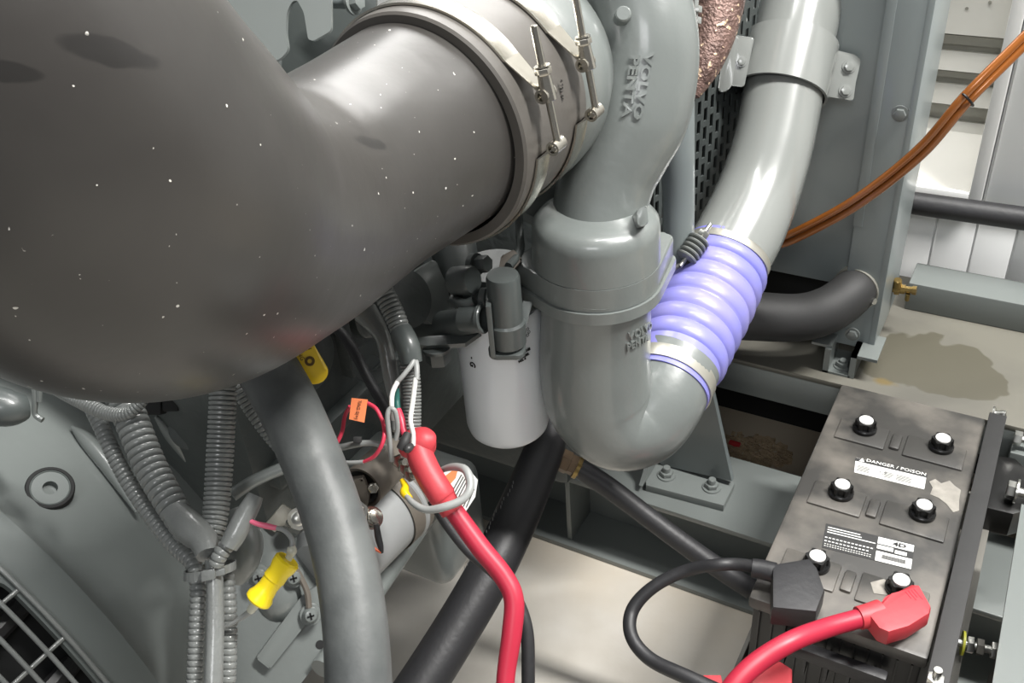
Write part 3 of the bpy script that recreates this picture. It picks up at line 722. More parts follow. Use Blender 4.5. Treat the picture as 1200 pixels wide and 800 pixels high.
for v, u1 in ((.12, .40), (.22, .42), (.32, .58)):
    a, b = lp(.03, v, .0005), lp(u1, v+.02, .0005); box(bm, (a+b)/2, ((b-a).length/2, .0008, .0001), (xd, yd, VZ))
for v, n_ in ((.56, 13), (.70, 12)):
    for i in range(n_): box(bm, lp(.03+i*.043, v, .0005), (.0016, .0009, .0001), (xd, yd, VZ))
for v in (.82, .90): 
    for i in range(18): box(bm, lp(.03+i*.03, v, .0005), (.0011, .0005, .0001), (xd, yd, VZ))
obj('fine_print', bm, 'print_white', bt, None, False)
# torn sticker residue
P = [(1089, 564), (1096, 561), (1103, 566), (1113, 563), (1119, 569), (1126, 574), (1124, 586), (1124, 598), (1117, 600), (1109, 590), (1100, 583), (1090, 579), (1093, 571)]
bl_quad(P, zL, 'dust_film', 'sticker_residue', bt, label='torn grey sticker residue')
P = [(1020, 682), (1036, 678), (1044, 684), (1040, 697), (1024, 695)]
bl_quad(P, BT+.0042, 'dust_film', 'sticker_residue', bt, label='torn grey sticker residue')
# grip across the end
q0, q1 = AY(925, 757, BY0-.014), AY(1036, 786, BY0-.014)
bm = NB(); span(bm, (BX0+.05, BY0-.020, BT-.062), (BX1-.040, BY0-.004, BT-.040), .004); 
for i in range(5): span(bm, (BX0+.055+i*.028, BY0-.012, BT-.10), (BX0+.059+i*.028, BY0+.006, BT-.058))
obj('grip', bm, 'black_rubber', bt)
# terminals
q = AZ(1052, 728, BT); bm = NB(); lathe(bm, q, VZ, [(0, .020), (.010, .0195), (.012, .010), (.03, .009)], 28); obj('terminal_post', bm, 'black_gloss', bt)
q = AZ(930, 690, BT); bm = NB(); lathe(bm, q, VZ, [(0, .020), (.010, .0195), (.012, .010), (.03, .009)], 28); obj('terminal_post', bm, 'black_gloss', bt)
# hold-down bar and tray
hb = thing('battery_hold_down', 'black hold-down bar lying along the right edge of the battery', 'bar', (.035, 1.1, BT))
x0 = BX1+.0005; zt_ = .482
c = AZ(1166, 484, zt_); e = AZ(1092, 815, zt_)
bm = NB(); span(bm, (x0+.001, .76, zt_-.005), (x0+.026, c.y, zt_), .001); span(bm, (x0+.022, .76, zt_-.03), (x0+.026, c.y-.001, zt_-.0045), .001); obj('angle_bar', bm, 'black_matte', hb)
q = AZ(1171, 486, zt_-.012)
bm = NB(); lathe(bm, q-VX*.008, Vector((1, 0, .3)), [(0, .004), (0, .012), (.003, .012), (.003, .005), (.018, .005)], 20); hexa(bm, q+VX*.002, Vector((1, 0, .3)), .008, .007, .001); obj('hook_bolt', bm, 'zinc', hb)
q = AZ(1096, 797, zt_+.004)
bm = NB(); hexa(bm, q-VZ*.004, VZ, .010, .010, .001); cyl(bm, q, q+VZ*.02, .005, None, 12); obj('hook_bolt', bm, 'zinc', hb)
tr = thing('battery_tray', 'grey steel tray holding the battery between the skid beams', 'tray', (-.08, 1.1, .215))
bm = NB(); span(bm, (BX0-.012, .80, .208), (.068, 1.40, .214), .001); span(bm, (BX0-.012, .83, .2145), (BX0-.006, 1.40, .30), .001); span(bm, (BX0-.012, 1.386, .2145), (.068, 1.392, .30), .001); obj('tray_floor', bm, 'tray_grey', tr)
ztr = .355
bm = NB(); span(bm, (.052, .70, .2145), (.066, 1.30, ztr), .001); obj('tray_side', bm, 'tray_grey', tr)
bm = NB(); span(bm, (-.21, 1.385, .19), (-.20, 1.40, .21)); span(bm, (-.19, 1.1, .1905), (-.15, 1.4, .207)); span(bm, (0, 1.1, .1905), (.04, 1.4, .207)); obj('tray_support', bm, 'tray_grey', tr)

# terminal boots and battery cables
nc = thing('black_battery_cable', 'black battery cable looping from the black terminal boot towards the floor', 'cable', AZ(930, 690, BT+.002))
zb_ = BT+.040
P = [(905, 657), (948, 650), (958, 661), (967, 687), (957, 713), (905, 708)]
bm = NB(); prism(bm, [AZ(x, y+3, zb_) for x, y in P], VZ*-.036, .006); obj('terminal_boot', bm, 'black_rubber', nc)
bm = tube([(x, y, D(x, y, .496), w_) for x, y, w_ in ((881, 665, 22), (893, 667, 23), (908, 671, 24))], 4, 20); obj('boot_neck', bm, 'black_rubber', nc)
bm = tube([(900, 668, D(900, 668, .496), 15), (880, 663, D(880, 663, .497), 15), (850, 661, 1.255, 15), (805, 668, 1.28, 15), (765, 688, 1.29, 15), (741, 715, 1.29, 16), (740, 745, 1.27, 16), (762, 772, 1.25, 17), (805, 793, 1.22, 18), (870, 822, 1.19, 18)], 8, 18); obj('cable_sheath', bm, 'black_rubber', nc)
rc_ = thing('red_battery_cable', 'thick red cable running from the red terminal boot off the bottom edge', 'cable', AZ(1050, 722, BT+.002))
bz = BT+.042
P = [(1016, 717), (1030, 735), (1042, 740), (1066, 733), (1090, 718), (1092, 709), (1078, 684), (1068, 683), (1045, 695)]
bm = NB(); prism(bm, [AZ(x, y, bz) for x, y in P], VZ*-.028, .007)
obj('terminal_boot', bm, 'red_boot', rc_)
q = AZ(1052, 722, BT+.002); bm = NB(); lathe(bm, q, VZ, [(.003, .021), (.018, .0215), (.02, .010)], 28); obj('boot_skirt', bm, 'red_boot', rc_)
stripes(rc_, AZ(1058, 697, bz+.0002), AZ(1080, 690, bz)-AZ(1058, 697, bz), VZ.cross(AZ(1080, 690, bz)-AZ(1058, 697, bz)), VZ, [(.006, .007, -.002, .012), (.010, .011, -.004, .016), (.014, .015, -.003, .012), (.018, .019, -.005, .018)], 'red_cable', 'moulded_marks')
bm = tube([(x, y, D(x, y, .499), w_) for x, y, w_ in ((1006, 724, 27), (1018, 721, 28), (1032, 716, 28))], 4, 20); obj('boot_neck', bm, 'red_boot', rc_)
bm = tube([(1026, 718, D(1026, 718, .499), 21), (1008, 724, D(1008, 724, .499), 22), (970, 735, D(970, 735, .503), 23), (930, 750, 1.17, 24), (893, 772, 1.16, 25), (866, 796, 1.15, 25), (845, 825, 1.14, 26)], 8, 20); obj('cable_sheath', bm, 'red_cable', rc_)
q = A(878, 800, 1.23)
b2 = thing('red_terminal_boot', 'second red rubber boot at the bottom edge beneath the red cable', 'boot', q)
bm = NB(); prism(bm, [on(x, y, q, VZ) for x, y in ((843, 800), (885, 770), (915, 774), (929, 783), (928, 835), (850, 840))], VZ*-.03, .005); obj('boot_body', bm, 'red_boot', b2)
bm = NB(); prism(bm, [on(x, y, q-VZ*.004, VZ) for x, y in ((824, 790), (845, 790), (850, 810), (822, 815))], VZ*-.02, .003); obj('boot_neck', bm, 'red_boot', b2)

# ---------------------------------------------------------------- generator frame at the right edge
gf = thing('frame_rail', 'wide light grey steel frame rail at the lower right edge', 'beam', (.13, .95, .3))
zr = .50
a, b = AZ(1197, 590, zr), AZ(1163, 800, zr)
bm = NB(); prism(bm, [a, b, b+(b-a)*1.0, b+(b-a)*1.0+VX*.5, a+VX*.5], VZ*-.006, .001); obj('top_flange', bm, 'paint', gf)
dd = (b-a).normalized()
bm = NB(); prism(bm, [a+VX*.03-VZ*.007, b+(b-a)+VX*.03-VZ*.007, b+(b-a)+VX*.04-VZ*.007, a+VX*.04-VZ*.007], VZ*-.48); obj('web', bm, 'black_matte', gf)
# black rubber mount with hex bolts
rm = thing('rubber_mount', 'black block with bright hex bolts in the gap right of the battery', 'mount', AZ(1170, 570, .36))
bm = NB(); prism(bm, [AZ(x, y, .40) for x, y in ((1150, 529), (1190, 536), (1203, 548), (1208, 596), (1188, 602), (1138, 590))], VZ*-.05, .006); obj('mount_block', bm, 'black_gloss', rm)
bm = NB(); q = AZ(1190, 575, .42); hexa(bm, q-VX*.012, VX, .014, .012, .0015); lathe(bm, q, VX, [(0, .019), (.003, .019), (.003, .01)], 24); cyl(bm, q, q+VX*.05, .007); obj('mount_bolt', bm, 'zinc', rm, 'bright zinc hex bolt with washer')
bm = NB(); q = AZ(1196, 514, .42); hexa(bm, q-VX*.010, VX, .012, .012, .0015); cyl(bm, q, q+VX*.05, .006); obj('mount_bolt', bm, 'zinc', rm, 'bright zinc hex bolt with washer')
bm = NB(); span(bm, (.07, 1.395, .33), (.6, 1.43, .40), .003); obj('side_beam', bm, 'deck_side', skid)
sl = thing('stud_spacer', 'horizontal zinc stud with nuts and a yellow washer right of the battery tray', 'stud', AZ(1128, 752, .40))
q = AZ(1127, 753, .375); dx = (AZ(1165, 762, .375)-q).normalized()
bm = NB(); cyl(bm, q-dx*.01, q+dx*.075, .0055, None, 14); obj('stud', bm, 'zinc', sl)
bm = NB(); lathe(bm, q, dx, [(0, .004), (0, .0165), (.003, .0165), (.003, .004)], 28); obj('washer', bm, 'yellow_washer', sl, 'yellow washer')
for k, mt in ((.006, 'zinc'), (.018, 'tray_grey'), (.036, 'zinc')):
    bm = NB(); hexa(bm, q+dx*k, dx, .0115, .009, .001); obj('nut', bm, mt, sl)

# ================================================================ engine side
EX = -.76
eng = thing('diesel_engine', 'large grey painted diesel engine block, housing and oil pan behind the hoses', 'engine', (-1.0, .85, .35))
bm = NB(); span(bm, (-1.35, .60, .48), (EX, 1.28, 1.05), .02); span(bm, (-1.6, .55, 1.0), (-1.16, 1.35, 1.36), .02)
for i in range(5): span(bm, (EX-.01, .66+i*.13, .72), (EX+.018, .675+i*.13, 1.04), .004)
span(bm, (EX-.01, .62, .86), (EX+.03, 1.24, .90), .006); span(bm, (EX-.01, .62, .66), (EX+.02, 1.24, .69), .006)
obj('crankcase', bm, 'dark_block', eng)
bm = NB(); span(bm, (-1.3, 1.13, .28), (-.60, 1.425, 1.0), .02); obj('timing_cover', bm, 'dark_block', eng)
bm = NB()
for i in range(4): obj('side_cover', lathe(NB(), (EX, .73+i*.135, .79), VX, [(0, .045), (.012, .043), (.016, .036), (.016, .001)], 28), 'dark_block', eng)
# flywheel housing: lathed about the crank axis
yF = .385; _p = AY(100, 695, yF); RD = .42; CXc = _p.x-RD*math.cos(R(39)); CZc = _p.z-RD*math.sin(R(39)); K_ = RD/.345
def drum(y, th, r): return Vector((CXc+math.cos(th)*r, y, CZc+math.sin(th)*r))
bm = NB(); lathe(bm, (CXc, 0, CZc), VY, [(yF+.001, RD-.012), (yF+.03, RD-.02), (yF+.10, RD-.045), (yF+.17, RD-.07), (yF+.25, RD-.085), (yF+.26, .20)], 96, True)
obj('bell_housing', bm, 'cast', eng)
q = A(59, 570, 1.150); nq = (Vector((q.x-CXc, 0, q.z-CZc)).normalized()+VY*.2-CF*.35).normalized(); q = q+nq*.002
bm = NB(); lathe(bm, q-nq*.02, nq, [(-.03, .0225), (.0155, .0225), (.0165, .0215), (.0150, .0205), (.0150, .0085), (.006, .008), (.006, .001)], 40, True); obj('housing_plug', bm, 'dull_paint', eng, 'round plug with a socket recess')
bm = NB(); lathe(bm, q-nq*.018, nq, [(-.03, .0275), (.012, .0275), (.0145, .0262), (.0145, .0228), (-.03, .0228)], 40, False); obj('plug_seal', bm, 'void', eng)
for nm, pts, r_ in (('housing_ridge', ((84, 500, 1.24), (102, 516, 1.235), (128, 548, 1.222), (160, 600, 1.205)), .010), ('housing_ridge', ((182, 488, 1.235), (200, 510, 1.25), (218, 540, 1.268)), .008)):
    obj(nm, sweep(NB(), spline([(*A(p[0], p[1], p[2]+.004), r_ if 0 < i_ < len(pts)-1 else .002) for i_, p in enumerate(pts)], 6), 12), 'cast', eng)
for x, y in ((183, 470), (203, 466)): obj('blind_hole', box(NB(), A(x, y+6, 1.215), (.010, .010, .012), (CR, CD, CF), .003), 'void', eng)
obj('cast_boss', lathe(NB(), A(225, 500, 1.26), (-CF+VX*.3), [(0, .03), (.012, .028), (.016, .02), (.016, .001)], 28), 'shaded_cast', eng)
obj('lifting_eye', lathe(NB(), A(436, 425, 1.22), (-CF+VX*.3), [(0, .010), (0, .026), (.008, .026), (.008, .010), (0, .010)], 28, False), 'shaded_cast', eng)
# adapter drum in front of it, with a rounded window
dr = thing('generator_adapter', 'pale grey curved adapter ring with a wire guarded window at the lower left', 'housing', (CXc, .2, CZc))
y1, y0 = yF, -.25
wy1 = yF-.052; wy0 = -.30
wt1 = None
# angle of the window's upper end
def th_of(px, py):
    best = None
    for i in range(0, 1800):
        t = R(i*.1)
        for yy in (wy1,):
            p = drum(yy, t, RD)-CAM; u_, v_ = 600+F*p.dot(CR)/p.dot(CF), 400+F*p.dot(CD)/p.dot(CF)
            e = abs(v_-py)
            if best is None or e < best[0]: best = (e, t)
    return best[1]
wth = th_of(30, 668)
bm = NB(); NT, NY = 150, 70; grid = {}
def inwin(t, y):
    # window occupies y<wy1 and angle<wth, rounded corner .03 m
    a = (wth-t)*RD; b = wy1-y; rr_ = .028
    if a < 0 or b < 0: return False
    if a < rr_ and b < rr_: return (rr_-a)**2+(rr_-b)**2 < rr_*rr_
    return True
tt = [R(-20)+(R(150)-R(-20))*i/NT for i in range(NT+1)]
yy = [y1-(y1-y0)*(j/NY)**1.3 for j in range(NY+1)]
for i, t in enumerate(tt):
    for j, y in enumerate(yy): grid[i, j] = bm.verts.new(drum(y, t, RD))
for i in range(NT):
    for j in range(NY):
        if not inwin((tt[i]+tt[i+1])/2, (yy[j]+yy[j+1])/2): bm.faces.new((grid[i, j], grid[i+1, j], grid[i+1, j+1], grid[i, j+1]))
for v in [v for v in bm.verts if not v.link_faces]: bm.verts.remove(v)
# snap the opening edge to the exact outline
for v in bm.verts:
    if v.is_boundary:
        t = math.atan2(v.co.z-CZc, v.co.x-CXc); y = v.co.y; a = (wth-t)*RD; b = wy1-y; rr_ = .028
        if -.01 < a and -.01 < b and y > y0+.001 and t > R(-19):
            if a < rr_ and b < rr_:
                dx_, dy_ = rr_-a, rr_-b; L_ = math.hypot(dx_, dy_) or 1; a, b = rr_-dx_/L_*rr_, rr_-dy_/L_*rr_
            elif a >= rr_ and abs(b) < .012: b = 0
            elif b >= rr_ and abs(a) < .012: a = 0
            v.co = drum(wy1-b, wth-a/RD, RD)
bmesh.ops.recalc_face_normals(bm, faces=bm.faces)
geo = bmesh.ops.extrude_face_region(bm, geom=bm.faces[:])
for v in [g for g in geo['geom'] if isinstance(g, bmesh.types.BMVert)]:
    t = math.atan2(v.co.z-CZc, v.co.x-CXc); v.co = drum(v.co.y, t, RD-.012)
obj('adapter_shell', bm, 'dull_paint', dr, ang=30)
bm = NB(); lathe(bm, (CXc, 0, CZc), VY, [(yF-.004, RD-.013), (yF-.004, .05)], 64, False); lathe(bm, (CXc, 0, CZc), VY, [(-.3, RD-.07), (yF-.03, RD-.07)], 64); obj('rotor', bm, 'void', dr)
bm = NB()
for i in range(10):
    t = R(10+i*14); sweep(bm, [(*drum(y, t+(.3*(y)), RD-.06), .012) for y in (-.25, -.1, .05, .2, yF-.04)], 8)
obj('rotor_blades', bm, 'label_dark', dr)
gd = props(NB() and obj('guard_hoop', sweep(NB(), [(*drum(wy1+.0065, R(-15)+i*R(2.5), RD+.004), .0028) for i in range(64)], 10), 'conduit', dr), None)
for k in range(1, 9):
    y = wy1+.0065-k*.0245
    obj('guard_hoop', sweep(NB(), [(*drum(y, R(-15)+i*R(2.5), RD+.004), .0028) for i in range(48)], 10), 'conduit', dr)
for k in range(9):
    t = wth-.035/RD-k*.072/RD
    obj('guard_cross_bar', sweep(NB(), [(*drum(wy1+.0065, t, RD+.0002), .0028), (*drum(-.3, t, RD+.0002), .0028)], 10), 'conduit', dr)
# oil pan and lower rail
bm = NB()
pp = [(455, 560), (560, 560), (557, 640), (512, 690), (470, 690), (440, 668)]
q = A(526, 696, 1.38)
t = NB(); span(t, (-1.0, q.y, q.z), (q.x, q.y+.12, .585)); bmesh.ops.bevel(t, geom=t.edges[:], offset=.022, segments=5, profile=.5, affect='EDGES'); merge(bm, t)
obj('oil_pan', bm, 'paint', eng)
q = A(440, 692, 1.17); e = A(505, 598, 1.30)
bm = wtube([q+(q-e)*.8, q, e, e+(e-q)*.6], .0125, 4, 16); 
obj('pan_rail', bm, 'cast', eng)
# lower casting at the housing foot, with screws
fo = thing('starter_bracket', 'grey cast bracket plate with three round-headed screws beside the thick grey hose', 'bracket', A(340, 740, 1.08))
pc = A(340, 730, 1.08); nn = (-CF+VX*.35+VZ*.2).normalized()
bm = NB(); plate(bm, [(262, 640), (300, 615), (380, 640), (392, 720), (384, 760), (330, 830), (255, 830)], pc, nn, .03, .004, 6); obj('base_plate', bm, 'cast', fo)
bm = NB(); plate(bm, [(306, 776), (300, 771), (352, 700), (380, 680), (392, 690), (316, 784)], pc+nn*.012, nn, .012, .002, 2); obj('raised_strip', bm, 'paint', fo)
bm = sweep(NB(), spline([(*A(312, 640, 1.11), .022), (*A(322, 665, 1.10), .030), (*A(328, 695, 1.095), .032), (*A(325, 718, 1.10), .022)], 6), 24); obj('cast_hump', bm, 'cast', fo)
bm = wtube([on(x, y, pc+nn*.02, nn) for x, y in ((345, 664), (352, 676), (360, 694), (362, 712))], .0035, 5, 8); obj('wire_strap', bm, 'solenoid', fo)
for px, py in ((303, 676), (344, 676), (364, 720)):
    q = on(px, py, pc+nn*.018, nn); bm = NB(); lathe(bm, q-nn*.018, nn, [(0, .012), (.016, .012), (.018, .0115), (.0182, .0088), (.022, .0085), (.026, .006), (.027, .001)], 24); u_, v_, _n = basis(nn)
    obj('screw', bm, 'cast', fo)
    bm = NB(); box(bm, q+nn*.0088, (.0038, .0009, .0006), (u_, v_, _n)); box(bm, q+nn*.0088, (.0009, .0038, .0006), (u_, v_, _n)); obj('screw_slot', bm, 'black_gloss', fo)
q = on(375, 755, pc, nn); bm = NB(); cyl(bm, q-nn*.004, q+nn*.0006, .005, None, 16); obj('bolt_hole', bm, 'void', fo)
bm = NB(); plate(bm, [(311, 614), (331, 590), (345, 600), (333, 612), (340, 620), (352, 596), (368, 610), (352, 622), (330, 615), (322, 624)], A(335, 605, 1.08), nn, .012, .001, 2); obj('terminal_block', bm, 'silver_band', fo)
bm = NB(); q = A(350, 607, 1.06); lathe(bm, q, nn, [(0, .012), (.003, .012), (.003, .008), (.009, .0075), (.011, .004), (.011, .001)], 20); obj('terminal_nut', bm, 'zinc', fo)

# starter motor
sm = thing('starter_motor', 'grey starter motor with a brown taped solenoid beside the thick grey hose', 'starter', A(440, 600, 1.15))
a = A(395, 650, 1.10); b = A(490, 560, 1.22); d = (b-a).normalized(); L = (b-a).length
bm = NB(); lathe(bm, a-d*.03, d, [(0, .034), (.01, .046), (.03, .050), (L*.8, .050), (L*.83, .054), (L*.86, .054), (L*.9, .048), (L+.02, .046), (L+.03, .03)], 48); obj('motor_body', bm, 'solenoid_grey', sm)
a2 = A(405, 600, 1.06); b2_ = A(462, 545, 1.13); d2 = (b2_-a2).normalized()
a3 = A(432, 600, 1.12); b3 = A(478, 560, 1.17); d3 = (b3-a3).normalized()
bm = NB(); lathe(bm, a+d*L*.5, d, [(0, .0515), (.0, .0525), (.04, .0525), (.04, .0515), (0, .0515)], 48, False); obj('body_band', bm, 'solenoid', sm)
a2 = A(423, 572, 1.045); b2_ = A(458, 538, 1.10); d2 = (b2_-a2).normalized(); L2_ = (b2_-a2).length
bm = NB(); lathe(bm, a2, d2, [(0.002, .020), (0, .0215), (0, .024), (L2_, .024), (L2_+.01, .022), (L2_+.02, .012)], 40, False); obj('solenoid_cover', bm, 'solenoid', sm)
bm = NB(); lathe(bm, a2+d2*.002, d2, [(0, .0195), (.012, .0195), (.012, .001)], 32, True); obj('solenoid_bore', bm, 'black_gloss', sm)
bm = NB(); plate(bm, [(407, 566), (425, 560), (432, 578), (431, 592), (423, 600), (407, 590)], A(418, 580, 1.03), (-CF+CD*.2), .02, .003, 3); obj('taped_cap', bm, 'solenoid', sm)
bm = NB(); plate(bm, [(408, 578), (412, 578), (431, 594), (431, 600), (424, 618), (421, 616), (413, 594)], A(420, 595, 1.018), (-CF+CR*.3), .003, .0005, 2); obj('contact_plate', bm, 'zinc', sm)
q = A(424, 596, 1.015); bm = NB(); lathe(bm, q, -CF, [(0, .0032), (.002, .003), (.003, .001)], 12); obj('rivet', bm, 'steel', sm)
q = A(438, 606, 1.035); n5 = (-CF+CR*.5-CD*.3).normalized()
bm = NB(); lathe(bm, q-n5*.012, n5, [(0, .012), (.006, .0125), (.006, .010), (.014, .0095), (.014, .007), (.020, .0065), (.021, .001)], 24); hexa(bm, q-n5*.002, n5, .009, .007, .001); obj('terminal_stud', bm, 'steel', sm)
q = A(438, 571, 1.03); bm = NB(); hexa(bm, q, -CF, .006, .006, .001); cyl(bm, q, q-CF*.012, .003, None, 10); obj('terminal_stud', bm, 'steel', sm)
for i, (x, y) in enumerate(((466, 540), (473, 548), (479, 556))):
    q = A(x, y, 1.03); bm = NB(); hexa(bm, q, (-CF+CR*.5), .0075, .006, .001); cyl(bm, q, q+(-CF*.7+CR*.7)*.012, .0038, None, 10); obj('terminal_nut', bm, 'steel', sm)
bm = wtube([A(425, 616, 1.02), A(430, 632, 1.02), A(437, 641, 1.02), A(447, 647, 1.02)], .0016); obj('orange_wire', bm, 'orange_wire', sm)
bm = tube([(441, 614, 1.02, 7), (443, 628, 1.02, 8), (446, 640, 1.02, 7), (448, 648, 1.02, 3)], 4, 12); obj('heat_shrink', bm, 'black_rubber', sm)

# warning label on the pan side
q = A(520, 580, 1.245); nl = (-CF+CR*.35+CD*.0).normalized()
wl = thing('oil_pan_label', 'white warning label with an orange corner on the casting below the filter', 'label', q)
bm = NB(); plate(bm, [(502, 552), (545, 544), (560, 562), (557, 582), (527, 628), (500, 590)], q, nl, .002); obj('label_card', bm, 'print_white', wl, smooth=False)
bm = NB(); plate(bm, [(516, 562), (538, 545), (534, 560), (514, 582)], q+nl*.0006, nl, .0004); obj('warning_triangle', bm, 'orange_tag', wl, smooth=False)
bm = NB()
for i in range(8):
    x0, y0_, x1, y1_ = 524+i*3.2, 586+i*1.2, 541+i*2.1, 556+i*2.4
    a_, b_ = on(x0, y0_, q+nl*.0006, nl), on(x1, y1_, q+nl*.0006, nl); dd_ = (b_-a_).normalized(); box(bm, (a_+b_)/2, ((b_-a_).length/2, .0006, .0002), (dd_, nl.cross(dd_), nl))
obj('fine_print', bm, 'print_black', wl, smooth=False)

# oil filters
def oilfilter(top, r, H, name, label, txt=True):
    t = thing(name, label, 'filter', top-VZ*H, 'spin-on oil filters')
    bm = NB(); lathe(bm, top, -VZ, [(0, r*.97), (.004, r), (H-.018, r), (H-.008, r*.96), (H-.002, r*.86), (H, r*.7), (H, .001)], 56); obj('canister', bm, 'filter_paint', t)
    return t
ftop = A(583, 352, 1.215)
of = oilfilter(ftop, .0565, .205, 'oil_filter', 'pale grey spin-on oil filter canister under the casting, left of the grey elbow')
def onfilter(px, py):
    r = ray(px, py); o_ = Vector((CAM.x-ftop.x, CAM.y-ftop.y)); d_ = Vector((r.x, r.y)); a_ = d_.dot(d_); b_ = 2*o_.dot(d_); c_ = o_.dot(o_)-.0569**2
    D = b_*b_-4*a_*c_; s_ = (-b_-math.sqrt(max(D, 0)))/(2*a_); p = CAM+r*s_; n_ = Vector((p.x-ftop.x, p.y-ftop.y, 0)).normalized(); return p, n_
def ftext(s, px, py, size, rot=0, nm='lettering', sx=1):
    p, n_ = onfilter(px, py); t_ = VZ.cross(n_); xd_ = t_*math.cos(rot)+VZ*math.sin(rot); yd_ = n_.cross(xd_); text(s, p, xd_, yd_, size, 'print_black', of, nm, .0003, font_sx=sx, bold=.0004)
ftext('G', 553.5, 427, .0125, R(-90), sx=.9); ftext('-', 553, 419.5, .009, R(-90), sx=.9)
ftext('ENGINE', 615, 412, .0045, R(8)); ftext('FILTER', 615, 417, .0042, R(8)); ftext('NO. 4', 612, 422, .004, R(8))
bm = NB()
for dx, dy in ((0, 0), (4, -4), (4, 4), (-3, 5), (0, -7), (6, 0)):
    p, n_ = onfilter(615+dx*.8, 389+dy*.9); lathe(bm, p, n_, [(0, .0016), (0, .0021), (.0004, .0021), (.0004, .0016), (0, .0016)], 16, False)
obj('ring_symbol', bm, 'print_black', of)
ft2 = A(632, 372, 1.42)
oilfilter(ft2, .05, .17, 'oil_filter', 'second pale oil filter just showing between the first filter and the grey elbow')

# filter head castings
fh = thing('oil_filter_mount', 'shade-darkened grey oil filter head casting with an open round port and bolts', 'casting', A(520, 360, 1.25))
bm = NB(); lathe(bm, ftop+VZ*.001, VZ, [(0, .050), (.004, .056), (.012, .057), (.014, .045), (.05, .04)], 40); obj('filter_seat', bm, 'shaded_cast', fh)
q = A(537, 352, 1.10); n1 = (VX*.8-VY*.55+VZ*.05).normalized()
a = A(470, 380, 1.26)
bm = NB(); sweep(bm, pxpath([(466, 386, 1.25, 52), (500, 384, 1.20, 38), (536, 378, 1.16, 33), (560, 374, 1.135, 31)], 6), 28); obj('port_tube', bm, 'shaded_cast', fh)
q = A(566, 365, 1.15); n1 = (A(566, 365, 1.15)-A(535, 372, 1.17)).normalized()
pn = (-CF*.45+CR*.85).normalized()
qp = A(568, 373, 1.115)
bm = NB(); lathe(bm, qp-pn*.03, pn, [(0, .0150), (.024, .0155), (.025, .0178), (.029, .0178), (.030, .0168), (.030, .0135), (.018, .013), (.018, .001)], 40); obj('open_port', bm, 'shaded_cast', fh)
bm = NB(); plate(bm, [(566, 350), (569, 337), (575, 336), (578, 344), (574, 358), (568, 360)], qp+pn*.001, pn, .008, .001, 3); obj('port_ear', bm, 'shaded_cast', fh)
q = on(573, 344, qp+pn*.0018, pn); bm = NB(); cyl(bm, q-pn*.003, q+pn*.0004, .004, None, 16); obj('ear_hole', bm, 'void', fh)
# gasketed triangular flange
pf = A(505, 335, 1.17); nf = (-CF*.75+CR*.55-CD*.1).normalized()
bm = NB(); plate(bm, [(475, 325), (510, 303), (524, 335), (531, 365), (527, 384), (512, 385), (497, 372), (478, 350)], pf, nf, .014, .002, 5); obj('flange_plate', bm, 'cast', fh)
q = on(474, 350, pf+nf*.001, nf); bm = NB(); cyl(bm, q-nf*.01, q+nf*.002, .036, None, 40); obj('duct_face', bm, 'dark_block', fh)
q = on(515, 373, pf+nf*.0006, nf); bm = NB(); cyl(bm, q-nf*.004, q, .0055, None, 18); obj('flange_hole', bm, 'void', fh)
bm = NB(); sweep(bm, pxpath([(430, 345, 1.25, 76), (465, 340, 1.22, 74), (488, 337, 1.195, 66)], 6), 32); obj('flange_duct', bm, 'dark_block', fh)
bm = NB(); q = A(556, 328, 1.12); n2 = (-CF*.6+CR*.8).normalized(); lathe(bm, q-n2*.03, n2, [(0, .017), (.024, .0175), (.028, .0155), (.029, .001)], 36); obj('core_plug', bm, 'shaded_cast', fh)
bm = NB(); q = A(569, 309, 1.14); hexa(bm, q-n2*.012, n2, .0105, .016, .002); lathe(bm, q-n2*.02, n2, [(0, .0135), (.008, .0135)], 24); obj('head_bolt', bm, 'shaded_cast', fh)
bm = NB(); q = A(570, 318, 1.14)
sweep(bm, pxpath([(530, 285, 1.24, 56), (538, 320, 1.215, 50), (545, 348, 1.195, 40)], 5), 24); obj('upper_body', bm, 'shaded_cast', fh)
bm = wtube([A(530, 352, 1.14), A(545, 357, 1.125), A(556, 353, 1.12)], .007, 4, 12); obj('casting_rib', bm, 'shaded_cast', fh)
bm = NB(); plate(bm, [(476, 398), (500, 394), (548, 391), (565, 388), (545, 402), (500, 405), (476, 402)], A(520, 398, 1.15), Vector((.2, -.3, 1)), .008, .0015, 2); obj('lower_lip', bm, 'shaded_cast', fh)
bm = NB(); q = A(512, 408, 1.16); hexa(bm, q-VZ*.02, VZ, .015, .02, .002); lathe(bm, q, VZ, [(0, .018), (.004, .018)], 24); obj('head_bolt', bm, 'shaded_cast', fh)
# sensor body hanging in front of the filter
sn = thing('filter_sensor', 'shade-darkened grey cylindrical sensor housing hanging in front of the oil filter', 'sensor', A(602, 380, 1.12))
qs = A(589, 322, 1.095)
bm = NB(); lathe(bm, qs, -VZ, [(0, .018), (.004, .0195), (.060, .0200), (.063, .0225), (.092, .0215), (.096, .018), (.096, .001)], 36); obj('sensor_body', bm, 'shaded_cast', sn)
bm = NB(); u_ = (CR-CR.dot(VZ)*VZ).normalized(); v_ = VZ.cross(u_)
prism(bm, [qs-VZ*.097+u_*x+v_*y for x, y in rnd2([(-.021, -.020), (.016, -.023), (.021, -.008), (.019, .014), (-.019, .014), (-.025, -.005)], .010)], -VZ*.006, .001); obj('sensor_base', bm, 'dark_block', sn)
bm = NB(); box(bm, qs-VZ*.062-u_*.012-v_*.0-v_.cross(VZ)*0+(-u_)*.006, (.003, .024, .036), (u_, v_, VZ), .001); obj('sensor_rib', bm, 'shaded_cast', sn)
